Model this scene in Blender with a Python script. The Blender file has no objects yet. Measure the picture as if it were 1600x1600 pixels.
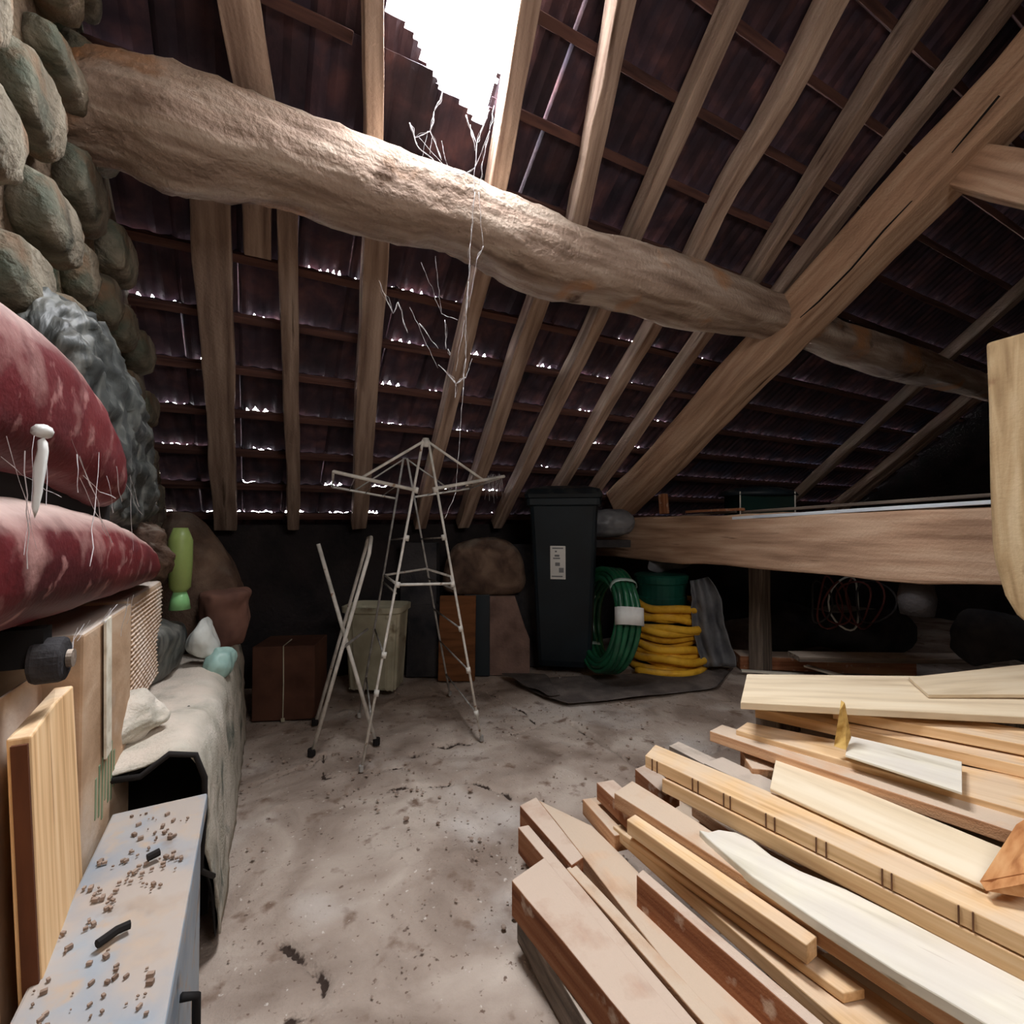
import bpy, math, random
import numpy as np
from mathutils import Vector, Matrix, noise
random.seed(7)
S = bpy.context.scene
C = S.collection
V = Vector
# ------------------------------------------------------------------ camera
YAW, PITCH, FPX, CAMZ = math.radians(28), math.radians(1.146), 750.0, 1.0
cd = bpy.data.cameras.new('camera'); cam = bpy.data.objects.new('camera', cd); C.objects.link(cam)
cam.location = (0, 0, CAMZ); cam.rotation_euler = (math.pi/2+PITCH, 0, -YAW)
cd.sensor_width = 36; cd.lens = 36*FPX/1600; cd.clip_start = 0.02
S.camera = cam
S.view_settings.view_transform = 'Standard'; S.view_settings.look = 'None'
S.view_settings.gamma = 1; S.view_settings.exposure = 0.0
S.view_settings.use_curve_mapping = False
# ------------------------------------------------------------------ sky
w = bpy.data.worlds.new('world'); S.world = w; w.use_nodes = True
bg = w.node_tree.nodes['Background']; bg.inputs[0].default_value = (0.93, 0.96, 1.0, 1); bg.inputs[1].default_value = 78.0
# ------------------------------------------------------------------ lights
def area(name, loc, target, sx, sy, power, col, portal=False):
    l = bpy.data.lights.new(name, 'AREA'); l.shape = 'RECTANGLE'; l.size = sx; l.size_y = sy
    l.energy = power; l.color = col; o = bpy.data.objects.new(name, l); C.objects.link(o)
    o.location = loc; o.rotation_euler = (V(target)-V(loc)).to_track_quat('-Z', 'Y').to_euler()
    if portal: l.cycles.is_portal = True
    return o
BACK_Y = -0.85; WX = 0.7
dl = area('window_daylight', (WX, BACK_Y+0.16, 2.15), (0.6, 1.0, 0.5), 0.85, 0.75, 18, (1.0, 0.96, 0.95))

# ------------------------------------------------------------------ pixel rays of the 1600 frame
FH = V((math.sin(YAW), math.cos(YAW), 0)); RT = V((math.cos(YAW), -math.sin(YAW), 0)); ZU = V((0, 0, 1))
FW = FH*math.cos(PITCH)+ZU*math.sin(PITCH); UP = ZU*math.cos(PITCH)-FH*math.sin(PITCH)
CAM = V((0, 0, CAMZ))
def ray(px, py): return FW*FPX + RT*(px-800) + UP*(800-py)
def Pz(px, py, z): d = ray(px, py); return CAM + d*((z-CAMZ)/d.z)
def Px(px, py, x): d = ray(px, py); return CAM + d*(x/d.x)
def Py(px, py, y): d = ray(px, py); return CAM + d*(y/d.y)
def Pd(px, py, dd): return CAM + ray(px, py)*(dd/FPX)
def W(lat, d, z): v = FH*d + RT*lat; return V((v.x, v.y, z))
def FL(px, py): return Pz(px, py, 0.0)
# roof plane
TAN = 0.85; TH = math.atan(TAN); EY, EZ = 3.25, 1.05
UPS = V((0, -math.cos(TH), math.sin(TH))); NRM = V((0, math.sin(TH), math.cos(TH)))
def roofpt(x, s, n=0.0): return V((x, EY, EZ)) + UPS*s + NRM*n
def Pr(px, py, n=0.0):          # meets the roof plane shifted by n; returns x, s
    d = ray(px, py); o = V((0, EY, EZ)) + NRM*n
    t = (o-CAM).dot(NRM)/d.dot(NRM); p = CAM+d*t
    return p.x, (p-o).dot(UPS)

# ------------------------------------------------------------------ materials
def lin(c):
    return tuple((x/255/12.92 if x/255 <= .04045 else ((x/255+.055)/1.055)**2.4) for x in c)+(1,)
MATS = {}
def mat(name, stops, scale=(1, 1, 1), ns=6, det=6, dist=0.0, bump=0.3, bdist=0.004, rough=0.85, rnd=0.15, dust=None, dcov=0.6,
        spots=None, spec=0.25, fine=0.0, sheet=0.0, alpha=None, trans=0.0, metal=0.0, coord='Object'):
    m = bpy.data.materials.new(name); m.use_nodes = True; nt = m.node_tree; N = nt.nodes; L = nt.links
    b = N['Principled BSDF']; b.inputs['Roughness'].default_value = rough
    b.inputs['Specular IOR Level'].default_value = spec; b.inputs['Metallic'].default_value = metal
    tc = N.new('ShaderNodeTexCoord'); mp = N.new('ShaderNodeMapping'); mp.inputs['Scale'].default_value = scale
    oi = N.new('ShaderNodeObjectInfo'); ml = N.new('ShaderNodeMath'); ml.operation = 'MULTIPLY'; ml.inputs[1].default_value = 37.0
    L.new(oi.outputs['Random'], ml.inputs[0]); ad = N.new('ShaderNodeVectorMath'); ad.operation = 'ADD'
    L.new(tc.outputs[coord], mp.inputs[0]); L.new(mp.outputs[0], ad.inputs[0]); L.new(ml.outputs[0], ad.inputs[1])
    n1 = N.new('ShaderNodeTexNoise'); n1.inputs['Scale'].default_value = ns; n1.inputs['Detail'].default_value = det
    n1.inputs['Distortion'].default_value = dist; L.new(ad.outputs[0], n1.inputs['Vector'])
    r = N.new('ShaderNodeValToRGB'); e = r.color_ramp.elements
    while len(e) < len(stops): e.new(0.5)
    for i, (p, c) in enumerate(stops): e[i].position = p; e[i].color = lin(c)
    L.new(n1.outputs[0], r.inputs[0]); col = r.outputs[0]
    def noisemask(sc, lo, hi, vec=None):
        n = N.new('ShaderNodeTexNoise'); n.inputs['Scale'].default_value = sc; n.inputs['Detail'].default_value = 5
        L.new(vec or tc.outputs[coord], n.inputs['Vector'])
        mr = N.new('ShaderNodeMapRange'); mr.inputs[1].default_value = lo; mr.inputs[2].default_value = hi
        L.new(n.outputs[0], mr.inputs[0]); return mr.outputs[0]
    def mix(f, a, bcol, mode='MIX'):
        x = N.new('ShaderNodeMix'); x.data_type = 'RGBA'; x.blend_type = mode
        if isinstance(f, float): x.inputs[0].default_value = f
        else: L.new(f, x.inputs[0])
        L.new(a, x.inputs[6])
        if isinstance(bcol, tuple): x.inputs[7].default_value = bcol
        else: L.new(bcol, x.inputs[7])
        return x.outputs[2]
    if spots:
        for (c, sc, lo, hi) in spots: col = mix(noisemask(sc, lo, hi, ad.outputs[0] if sc < 0 else None) if sc > 0 else noisemask(-sc, lo, hi, ad.outputs[0]), col, lin(c))
    if rnd:
        mr = N.new('ShaderNodeMapRange'); mr.inputs[3].default_value = 1-rnd; mr.inputs[4].default_value = 1+rnd
        L.new(oi.outputs['Random'], mr.inputs[0]); hv = N.new('ShaderNodeHueSaturation'); L.new(mr.outputs[0], hv.inputs['Value'])
        L.new(col, hv.inputs['Color']); col = hv.outputs[0]
    if dust:
        g = N.new('ShaderNodeNewGeometry'); sx = N.new('ShaderNodeSeparateXYZ'); L.new(g.outputs['Normal'], sx.inputs[0])
        mr = N.new('ShaderNodeMapRange'); mr.inputs[1].default_value = 0.35; mr.inputs[2].default_value = 0.95; L.new(sx.outputs[2], mr.inputs[0])
        nm = noisemask(9.0, 0.62-dcov*0.5, 0.75-dcov*0.3)
        mm = N.new('ShaderNodeMath'); mm.operation = 'MULTIPLY'; L.new(mr.outputs[0], mm.inputs[0]); L.new(nm, mm.inputs[1])
        m2 = N.new('ShaderNodeMath'); m2.operation = 'MULTIPLY'; L.new(mm.outputs[0], m2.inputs[0]); m2.inputs[1].default_value = min(1, dcov+0.2)
        col = mix(m2.outputs[0], col, lin(dust))
    L.new(col, b.inputs['Base Color'])
    bp = N.new('ShaderNodeBump'); bp.inputs['Strength'].default_value = bump; bp.inputs['Distance'].default_value = bdist
    h = n1.outputs[0]
    if fine:
        nf = N.new('ShaderNodeTexNoise'); nf.inputs['Scale'].default_value = fine; nf.inputs['Detail'].default_value = 4
        L.new(tc.outputs[coord], nf.inputs['Vector']); ma = N.new('ShaderNodeMath'); ma.operation = 'ADD'
        L.new(n1.outputs[0], ma.inputs[0]); L.new(nf.outputs[0], ma.inputs[1]); h = ma.outputs[0]
    L.new(h, bp.inputs['Height']); L.new(bp.outputs[0], b.inputs['Normal'])
    if alpha is not None: b.inputs['Alpha'].default_value = alpha
    if trans: b.inputs['Transmission Weight'].default_value = trans
    MATS[name] = m; return m
DUST = (176, 160, 146)
fresh = mat('fresh_wood', [(.3, (196, 152, 106)), (.5, (226, 187, 140)), (.7, (238, 206, 164))], (1.2, 26, 26), 2.2, 8, 0.11, .35, .002, rnd=.13, dust=(214, 192, 168), dcov=.45, spots=[((150, 105, 70), -3.0, .70, .78)])
sawn = mat('dusty_sawn_wood', [(.3, (164, 118, 84)), (.5, (198, 152, 114)), (.72, (216, 178, 142))], (1.2, 22, 22), 2.5, 8, 0.13, .45, .003, rnd=.12, dust=(204, 182, 160), dcov=.8, fine=260)
brown = mat('brown_sawn_wood', [(.3, (118, 70, 44)), (.5, (152, 98, 66)), (.72, (176, 126, 92))], (1.0, 20, 20), 2.5, 8, 0.13, .45, .003, rnd=.1, dust=(202, 180, 162), dcov=1.0, fine=240, spots=[((196, 170, 150), 22, .60, .70)])
greyw = mat('weathered_grey_wood', [(.3, (84, 74, 66)), (.55, (128, 114, 102)), (.75, (168, 152, 138))], (1.0, 16, 16), 3, 8, 0.13, .5, .004, rnd=.1, dust=(196, 180, 165), dcov=.9, fine=200)
whitew = mat('whitewashed_board', [(.3, (196, 186, 166)), (.5, (222, 214, 196)), (.72, (236, 230, 214))], (1.6, 18, 18), 2, 7, 0.11, .2, .002, rnd=.05, dust=(216, 208, 198), dcov=.5, spots=[((160, 140, 112), -2.6, .69, .76)])
plyw = mat('pale_plywood', [(.3, (200, 178, 148)), (.5, (222, 202, 172)), (.72, (232, 216, 190))], (1.2, 10, 10), 2, 7, 0.26, .15, .002, rnd=.04, spots=[((176, 150, 112), -2.2, .70, .75)])
orangew = mat('orange_pine', [(.3, (150, 92, 52)), (.5, (188, 132, 84)), (.72, (206, 156, 108))], (1.2, 22, 22), 2.4, 7, 0.09, .3, .002, rnd=.04)
logm = mat('hewn_log', [(.3, (112, 90, 76)), (.5, (156, 134, 118)), (.7, (192, 174, 158))], (1.3, 9, 9), 1.8, 9, 0.22, .7, .012, rnd=.05, fine=60, dust=(186, 172, 154), dcov=.6, spots=[((84, 62, 46), 5, .63, .72), ((176, 128, 90), 3, .58, .68)])
beamm = mat('old_beam_wood', [(.3, (146, 114, 92)), (.5, (184, 150, 124)), (.7, (206, 176, 150))], (1.2, 14, 14), 2.0, 9, 0.18, .6, .006, rnd=.12, fine=90, spots=[((80, 56, 40), -1.8, .66, .74)])
raftm = mat('rafter_wood', [(.3, (116, 93, 80)), (.5, (156, 132, 116)), (.7, (186, 162, 144))], (1.2, 16, 16), 2.0, 9, 0.18, .6, .006, rnd=.22, fine=90, spots=[((78, 58, 44), -1.6, .64, .74)])
battm = mat('batten_wood', [(.3, (62, 40, 38)), (.6, (96, 66, 58))], (1.2, 16, 16), 2.5, 6, .4, .4, .004, rnd=.25)
tilem = mat('clay_tile', [(.25, (34, 28, 36)), (.5, (60, 44, 50)), (.75, (92, 62, 62))], (1, 1, 1), 9, 7, .4, .5, .004, rnd=.38, fine=70, spots=[((44, 44, 58), 4, .50, .66)])
stonem = mat('rubble_stone', [(.3, (84, 76, 64)), (.5, (126, 116, 100)), (.7, (160, 150, 132))], (1, 2.2, .7), 7, 9, .6, .8, .012, rnd=.22, fine=60, spots=[((70, 84, 72), 5, .52, .70), ((128, 102, 80), 9, .54, .68)])
mortm = mat('earth_mortar', [(.3, (72, 58, 48)), (.5, (108, 90, 72)), (.7, (134, 120, 98))], (1, 1, 1), 8, 9, .5, .9, .015, rnd=0, fine=50, spots=[((54, 72, 58), 2.4, .52, .66)])
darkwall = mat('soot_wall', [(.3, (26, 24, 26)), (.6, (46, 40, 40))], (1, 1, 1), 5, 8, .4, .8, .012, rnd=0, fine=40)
floorm = mat('dusty_floor', [(.28, (118, 100, 88)), (.5, (166, 149, 136)), (.7, (194, 179, 166))], (1, 1, 1), 3.4, 12, .7, .75, .006, rnd=0, fine=110, coord='Object',
             spots=[((120, 98, 84), 11, .60, .70), ((206, 196, 188), 2.1, .55, .72), ((96, 78, 68), 34, .66, .72), ((112, 92, 80), 70, .66, .72), ((204, 192, 182), 55, .68, .74)])
redm = mat('dusty_red_shell', [(.3, (62, 10, 15)), (.5, (92, 18, 24)), (.72, (112, 42, 44))], (1, 1, 1), 5, 7, .5, .3, .004, rough=.55, spec=.4, rnd=0, fine=120, dust=(196, 172, 162), dcov=.95, spots=[((158, 118, 112), 9, .54, .70), ((150, 104, 100), 30, .60, .72)])
bagm = mat('dusty_dark_bag', [(.3, (32, 34, 34)), (.5, (58, 60, 58)), (.7, (108, 108, 102))], (3, 3, 1), 5, 8, 1.5, .6, .01, rough=.5, spec=.4, rnd=0, dust=(132, 128, 120), dcov=.4)
burlap = mat('brown_cloth', [(.3, (62, 46, 38)), (.5, (90, 70, 58)), (.7, (120, 98, 82))], (1, 1, 1), 9, 7, .6, .6, .006, rnd=.1, fine=160, dust=(150, 140, 128), dcov=.4)
drapem = mat('dust_covered_drape', [(.3, (140, 134, 120)), (.5, (178, 172, 158)), (.7, (206, 198, 186))], (1, 1, 1), 8, 9, .8, .6, .006, rnd=0, fine=140, dust=(206, 192, 178), dcov=.7, spots=[((104, 108, 98), 7, .57, .68)])
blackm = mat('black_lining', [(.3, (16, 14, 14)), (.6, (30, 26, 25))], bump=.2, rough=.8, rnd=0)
cardm = mat('dusty_cardboard', [(.3, (160, 128, 98)), (.5, (190, 158, 128)), (.7, (212, 186, 160))], (1, 1, 2), 5, 7, .4, .3, .003, rnd=.08, fine=130, dust=(214, 200, 188), dcov=.9, spots=[((212, 196, 180), 5, .55, .7)])
bluem = mat('pale_blue_paint', [(.3, (112, 126, 140)), (.5, (138, 150, 162)), (.7, (160, 170, 178))], (1, 1, 1), 5, 7, .4, .2, .002, rough=.5, rnd=0, dust=(176, 160, 146), dcov=.6, spots=[((112, 100, 90), 12, .60, .72), ((170, 150, 130), 30, .55, .70)])
steelm = mat('dark_blue_steel', [(.3, (60, 76, 92)), (.6, (96, 116, 134))], bump=.2, rough=.5, rnd=0, spots=[((150, 150, 150), 9, .58, .7)])
tubem = mat('white_coated_tube', [(.3, (186, 182, 174)), (.6, (226, 222, 214))], ns=20, bump=.1, rough=.45, rnd=.05, spots=[((150, 120, 98), 40, .66, .72)])
ironm = mat('grey_wire', [(.3, (120, 116, 112)), (.6, (170, 166, 160))], ns=20, bump=.1, rough=.5, rnd=.05)
webm = mat('cobweb_silk', [(.3, (180, 176, 176)), (.6, (226, 222, 224))], ns=40, bump=.0, rough=.9, rnd=0)
binm = mat('dark_green_plastic', [(.3, (10, 20, 26)), (.6, (18, 32, 40))], ns=4, bump=.1, rough=.5, spec=.4, rnd=0, dust=(110, 106, 102), dcov=.3)
labelm = mat('paper_label', [(.3, (206, 206, 202)), (.6, (228, 228, 224))], ns=5, bump=.02, rough=.6, rnd=0)
inkm = mat('grey_print', [(.3, (110, 112, 114)), (.6, (132, 134, 136))], ns=5, bump=0, rough=.6, rnd=0)
greenink = mat('faded_green_print', [(.3, (104, 128, 98)), (.6, (138, 152, 122))], ns=20, bump=0, rough=.8, rnd=0)
pencil = mat('pencil_mark', [(.3, (92, 62, 44)), (.6, (112, 78, 56))], ns=20, bump=0, rough=.9, rnd=0)
ghosem = mat('green_hose', [(.3, (14, 66, 46)), (.6, (30, 98, 66))], ns=9, bump=.1, rough=.28, spec=.6, rnd=0)
filmm = mat('clear_film_band', [(.3, (150, 176, 166)), (.6, (186, 204, 196))], ns=9, bump=.1, rough=.25, spec=.6, rnd=0)
yhosem = mat('yellow_corrugated_hose', [(.3, (206, 146, 30)), (.6, (240, 186, 56))], (1, 1, 1), 12, 5, .2, .2, .002, rough=.6, rnd=.05, dust=(206, 180, 120), dcov=.3, spots=[((140, 100, 44), 9, .64, .74)])
drumm = mat('dark_green_drum_plastic', [(.3, (14, 62, 52)), (.6, (24, 84, 70))], ns=5, bump=.1, rough=.45, rnd=0)
creamp = mat('cream_plastic', [(.3, (150, 144, 122)), (.6, (192, 186, 162))], (1, 1, 1), 5, 6, .3, .1, .002, rough=.5, rnd=0, spots=[((120, 106, 84), 8, .6, .7)])
rustm = mat('orange_brown_board', [(.3, (88, 54, 30)), (.6, (120, 76, 44))], (1, 1, 6), 4, 7, .5, .4, .003, rnd=0)
pinkm = mat('pink_brown_plaster', [(.3, (96, 76, 68)), (.6, (132, 106, 96))], ns=8, bump=.6, bdist=.01, rnd=.05, fine=60)
darkm = mat('dark_dusty_thing', [(.3, (34, 34, 38)), (.6, (62, 58, 58))], ns=7, bump=.5, bdist=.01, rnd=.2, fine=60)
darkred = mat('dark_red_cable', [(.3, (70, 34, 34)), (.6, (104, 58, 54))], ns=12, bump=.1, rnd=.2)
matm = mat('grey_floor_mat', [(.3, (66, 60, 58)), (.5, (92, 84, 80)), (.7, (122, 112, 106))], ns=6, bump=.6, bdist=.01, rnd=0, fine=120)
metalstrip = mat('white_metal_strip', [(.3, (196, 204, 214)), (.6, (224, 230, 236))], (2, 10, 10), 3, 5, 0, .05, .001, rough=.4, rnd=0)
greenbot = mat('lime_plastic', [(.3, (96, 108, 58)), (.6, (128, 144, 82))], ns=5, bump=.1, rough=.4, rnd=0)
cyanm = mat('cyan_plastic_bag', [(.3, (104, 146, 142)), (.6, (154, 186, 178))], ns=9, bump=.6, bdist=.01, rough=.35, rnd=0)
wbag = mat('white_plastic_bag', [(.3, (158, 160, 156)), (.6, (198, 200, 194))], ns=9, bump=.6, bdist=.01, rough=.4, rnd=0)
greybag = mat('grey_plastic_bag', [(.3, (80, 80, 84)), (.6, (116, 116, 118))], ns=9, bump=.6, bdist=.01, rough=.35, rnd=0)
debm = mat('earth_crumbs', [(.3, (112, 90, 76)), (.6, (160, 140, 126))], ns=30, bump=.4, rnd=.2)
yellowoff = mat('yellow_offcut_wood', [(.3, (176, 134, 66)), (.6, (214, 176, 104))], (1.2, 20, 20), 3, 6, .3, .2, .002, rnd=0)
glassm = mat('old_tank_glass', [(.3, (26, 54, 52)), (.6, (40, 72, 68))], ns=3, bump=0, rough=.08, spec=.7, rnd=0, trans=.55)

# ------------------------------------------------------------------ builders
WM = {}
def props(o, label=None, cat=None, group=None, kind=None):
    if label: o['label'] = label
    if cat: o['category'] = cat
    if group: o['group'] = group
    if kind: o['kind'] = kind
    return o
def empty(name, loc, label, cat, group=None, kind=None):
    o = bpy.data.objects.new(name, None); C.objects.link(o); o.location = loc; o.empty_display_size = .05
    WM[o.name] = Matrix.Translation(V(loc)); return props(o, label, cat, group, kind)
def mk(name, verts, faces, m, parent=None, axis=None, smooth=False, mods=None, label=None, cat=None, group=None, kind=None, origin=None):
    vs = [V(v) for v in verts]
    lo = V((min(v.x for v in vs), min(v.y for v in vs), min(v.z for v in vs))); hi = V((max(v.x for v in vs), max(v.y for v in vs), max(v.z for v in vs)))
    c = V(origin) if origin is not None else (lo+hi)/2
    if axis is not None:
        x = V(axis).normalized(); z = V((0, 0, 1)) if abs(x.z) < .95 else V((0, 1, 0)); y = z.cross(x).normalized(); z = x.cross(y)
        R = Matrix((x, y, z)).transposed().to_4x4()
    else: R = Matrix.Identity(4)
    M = Matrix.Translation(c) @ R; Mi = M.inverted()
    me = bpy.data.meshes.new(name); me.from_pydata([Mi @ v for v in vs], [], faces); me.materials.append(m); me.update()
    if smooth: me.polygons.foreach_set('use_smooth', [True]*len(me.polygons))
    o = bpy.data.objects.new(name, me); C.objects.link(o)
    if parent is not None: o.parent = parent; o.matrix_local = WM[parent.name].inverted() @ M
    else: o.matrix_local = M
    WM[o.name] = M
    for (t, kw) in (mods or []):
        md = o.modifiers.new(t.lower(), t)
        for k, v in kw.items(): setattr(md, k, v)
    return props(o, label, cat, group, kind)
SUB = lambda n: ('SUBSURF', dict(levels=n, render_levels=n))
BEV = lambda wd, s=2: ('BEVEL', dict(width=wd, segments=s, limit_method='ANGLE'))
def DSP(st, size, nm=[0]):
    nm[0] += 1; t = bpy.data.textures.new('crumple%d' % nm[0], 'CLOUDS'); t.noise_scale = size; t.noise_depth = 3
    return ('DISPLACE', dict(texture=t, strength=st, mid_level=.5, texture_coords='LOCAL'))
SOL = lambda t: ('SOLIDIFY', dict(thickness=t, offset=0))
class G:                                                     # geometry collector
    def __init__(s): s.v = []; s.f = []
    def add(s, v, f): n = len(s.v); s.v += [V(p) for p in v]; s.f += [tuple(i+n for i in q) for q in f]; return s
    def box(s, c, sz, R=None):
        R = R or Matrix.Identity(3); c = V(c)
        vs = [c + R @ V((x*sz[0]/2, y*sz[1]/2, z*sz[2]/2)) for x in (-1, 1) for y in (-1, 1) for z in (-1, 1)]
        return s.add(vs, [(0, 1, 3, 2), (4, 6, 7, 5), (0, 4, 5, 1), (2, 3, 7, 6), (0, 2, 6, 4), (1, 5, 7, 3)])
    def tube(s, pts, r, n=8, caps=True, closed=False):
        pts = [V(p) for p in pts]; rr = r if isinstance(r, (list, tuple)) else [r]*len(pts)
        K = len(pts); rings = []; up = None
        for i, p in enumerate(pts):
            if closed: t = pts[(i+1) % K]-pts[i-1]
            else: t = pts[min(i+1, K-1)]-pts[max(i-1, 0)]
            if t.length < 1e-9: t = V((0, 0, 1))
            t.normalize()
            if up is None: up = V((0, 0, 1)) if abs(t.z) < .9 else V((1, 0, 0))
            a = t.cross(up)
            if a.length < 1e-4: a = t.orthogonal()
            a.normalize(); up = a.cross(t).normalized()
            rings.append([p+(a*math.cos(2*math.pi*k/n)+up*math.sin(2*math.pi*k/n))*rr[i] for k in range(n)])
        f = []
        for i in range(K if closed else K-1):
            for k in range(n): f.append((i*n+k, i*n+(k+1) % n, ((i+1) % K)*n+(k+1) % n, ((i+1) % K)*n+k))
        if caps and not closed: f += [tuple(range(n-1, -1, -1)), tuple((K-1)*n+k for k in range(n))]
        return s.add([v for r_ in rings for v in r_], f)
    def loft(s, rings, caps=True, closed=True):
        n = len(rings[0]); f = []
        for i in range(len(rings)-1):
            for k in range(n if closed else n-1): f.append((i*n+k, i*n+(k+1) % n, (i+1)*n+(k+1) % n, (i+1)*n+k))
        if caps and closed: f += [tuple(range(n-1, -1, -1)), tuple((len(rings)-1)*n+k for k in range(n))]
        return s.add([v for r in rings for v in r], f)
    def mk(s, name, m, parent=None, **k): return mk(name, s.v, s.f, m, parent, **k)
def nz(p, sc=1.0, seed=0.0): return noise.noise_vector(V(p)*sc+V((seed, seed*1.7, -seed)))
def jit(pts, amt, sc, seed=0.0): return [V(p)+nz(p, sc, seed)*amt for p in pts]
def rot2(a): return Matrix.Rotation(a, 3, 'Z')
def ellring(c, a, b, A, B, n=12, e=1.0):                      # ring about c with half axes A along a and B along b
    out = []
    for k in range(n):
        t = 2*math.pi*k/n; cx, sx = math.cos(t), math.sin(t)
        out.append(V(c)+V(a)*A*math.copysign(abs(cx)**e, cx)+V(b)*B*math.copysign(abs(sx)**e, sx))
    return out
def beam(name, A, B, w_, h_, m, parent=None, side=None, seg=10, wob=.006, seed=0, **k):
    A, B = V(A), V(B); ax = (B-A).normalized(); sd = V(side) if side is not None else ZU.cross(ax); sd = (sd-ax*sd.dot(ax)).normalized(); dn = ax.cross(sd)
    rings = []
    for i in range(seg+1):
        t = i/seg; c = A.lerp(B, t)+nz(A.lerp(B, t), 1.8, seed)*wob*1.6
        ws = w_*(1+.12*noise.noise(c*3+V((seed, 0, 0)))); hs = h_*(1+.1*noise.noise(c*3+V((0, seed, 5))))
        q = [(-1, -1), (-.0, -1.02), (1, -1), (1.02, 0), (1, 1), (0, 1.02), (-1, 1), (-1.02, 0)]
        rings.append([c+sd*(x*ws/2)+dn*(y*hs/2)+nz(c+sd*x*.1+dn*y*.1, 14, seed)*wob*.6 for x, y in q])
    g = G().loft(rings)
    return g.mk(name, m, parent, axis=ax, mods=[BEV(min(w_, h_)*.07, 2)], **k)

# ------------------------------------------------------------------ setting: floor
def crack(pts):
    return [FL(*p).to_2d() for p in pts]
CR = [(crack([(893, 1128), (930, 1152), (965, 1176), (995, 1196), (1030, 1222)]), .007, .03),
      (crack([(392, 1222), (440, 1205), (485, 1194), (505, 1180)]), .006, .02),
      (crack([(505, 1178), (506, 1213), (560, 1206), (640, 1196)]), .003, .006),
      (crack([(790, 1150), (840, 1132), (820, 1108), (760, 1078)]), .004, .010),
      (crack([(600, 1232), (650, 1228), (745, 1222), (790, 1238), (800, 1250)]), .004, .008),
      (crack([(440, 1470), (480, 1500), (508, 1530), (500, 1570), (450, 1592)]), .005, .008),
      (crack([(1095, 1175), (1125, 1170), (1150, 1150)]), .006, .02)]
def build_floor():
    x0, x1, y0, y1, st = -0.45, 6.28, -1.05, 3.45, .018
    xs = np.concatenate([np.arange(x0, 2.4, .0085), np.arange(2.4, x1+.03, .03)]); ys = np.concatenate([np.arange(y0, .5, .03), np.arange(.5, y1+.0085, .0085)]); X, Y = np.meshgrid(xs, ys)
    H = np.zeros_like(X); rs = np.random.RandomState(4)
    for fr, am in ((1.3, .0035), (3, .0025), (7, .0020), (15, .0016), (31, .0012)):
        for _ in range(5):
            a = rs.rand()*6.28; p = rs.rand(2)*20
            H += am/2*np.sin(fr*(X*math.cos(a)+Y*math.sin(a))*2+p[0]+1.4*np.sin(fr*.9*(X*math.sin(a)-Y*math.cos(a))+p[1]))
    rp = np.random.RandomState(9)
    for _ in range(110):                                  # lumps and hollows of trodden earth
        cx, cy, r, a = rs.uniform(0, 1.3), rs.uniform(.8, 2.8), rs.uniform(.012, .045), rs.uniform(-.007, .010)
        H += a*np.exp(-(((X-cx)/r)**2+((Y-cy)/(r*.7))**2))
    CK = np.zeros_like(X)
    for pl, wd, dp in CR:
        D = np.full_like(X, 9.0)
        for a, b in zip(pl[:-1], pl[1:]):
            ax, ay, bx, by = a.x, a.y, b.x, b.y; L2 = (bx-ax)**2+(by-ay)**2
            t = np.clip(((X-ax)*(bx-ax)+(Y-ay)*(by-ay))/L2, 0, 1); D = np.minimum(D, np.hypot(X-ax-t*(bx-ax), Y-ay-t*(by-ay)))
        D += .004*np.sin(X*60+Y*35)
        e_ = np.exp(-(D/(wd*1.25))**2); H -= dp*1.6*e_; CK = np.maximum(CK, e_*(.75+.5*np.sin(X*23+Y*17)*np.sin(X*41-Y*29)))
    hp = FL(708, 1160); e_ = np.exp(-(((X-hp.x)/.075)**2+((Y-hp.y+.2*(X-hp.x)+.012*np.sin(X*60))/.020)**2)); H -= .045*e_; CK = np.maximum(CK, e_*1.2)
    hp = FL(648, 1178); e_ = np.exp(-(((X-hp.x)/.02)**2+((Y-hp.y)/.018)**2)); H -= .03*e_; CK = np.maximum(CK, e_)
    H = np.minimum(H, .012)-.006
    n, mm = X.shape; vs = np.stack([X, Y, H], -1).reshape(-1, 3)
    i = np.arange(n*mm).reshape(n, mm); q = np.stack([i[:-1, :-1], i[:-1, 1:], i[1:, 1:], i[1:, :-1]], -1).reshape(-1, 4)
    me = bpy.data.meshes.new('floor'); me.vertices.add(len(vs)); me.vertices.foreach_set('co', vs.ravel())
    me.loops.add(q.size); me.loops.foreach_set('vertex_index', q.ravel().astype(np.int32)); me.polygons.add(len(q))
    me.polygons.foreach_set('loop_start', np.arange(0, q.size, 4, dtype=np.int32)); me.polygons.foreach_set('loop_total', np.full(len(q), 4, np.int32))
    me.polygons.foreach_set('use_smooth', np.ones(len(q), bool))
    me.update(calc_edges=True); me.validate(); me.materials.append(floorm)
    at = me.attributes.new('dirt', 'FLOAT', 'POINT'); at.data.foreach_set('value', CK.ravel().astype(np.float32))
    nt = floorm.node_tree; N = nt.nodes; L = nt.links; b = N['Principled BSDF']; src = b.inputs['Base Color'].links[0].from_socket
    an = N.new('ShaderNodeAttribute'); an.attribute_name = 'dirt'; nn = N.new('ShaderNodeTexNoise'); nn.inputs['Scale'].default_value = 60; nn.inputs['Detail'].default_value = 3
    tc = N.new('ShaderNodeTexCoord'); L.new(tc.outputs['Object'], nn.inputs['Vector']); ad = N.new('ShaderNodeMath'); ad.operation = 'ADD'
    L.new(an.outputs['Fac'], ad.inputs[0]); L.new(nn.outputs[0], ad.inputs[1])
    mr = N.new('ShaderNodeMapRange'); mr.inputs[1].default_value = .84; mr.inputs[2].default_value = 1.12; L.new(ad.outputs[0], mr.inputs[0])
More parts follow.
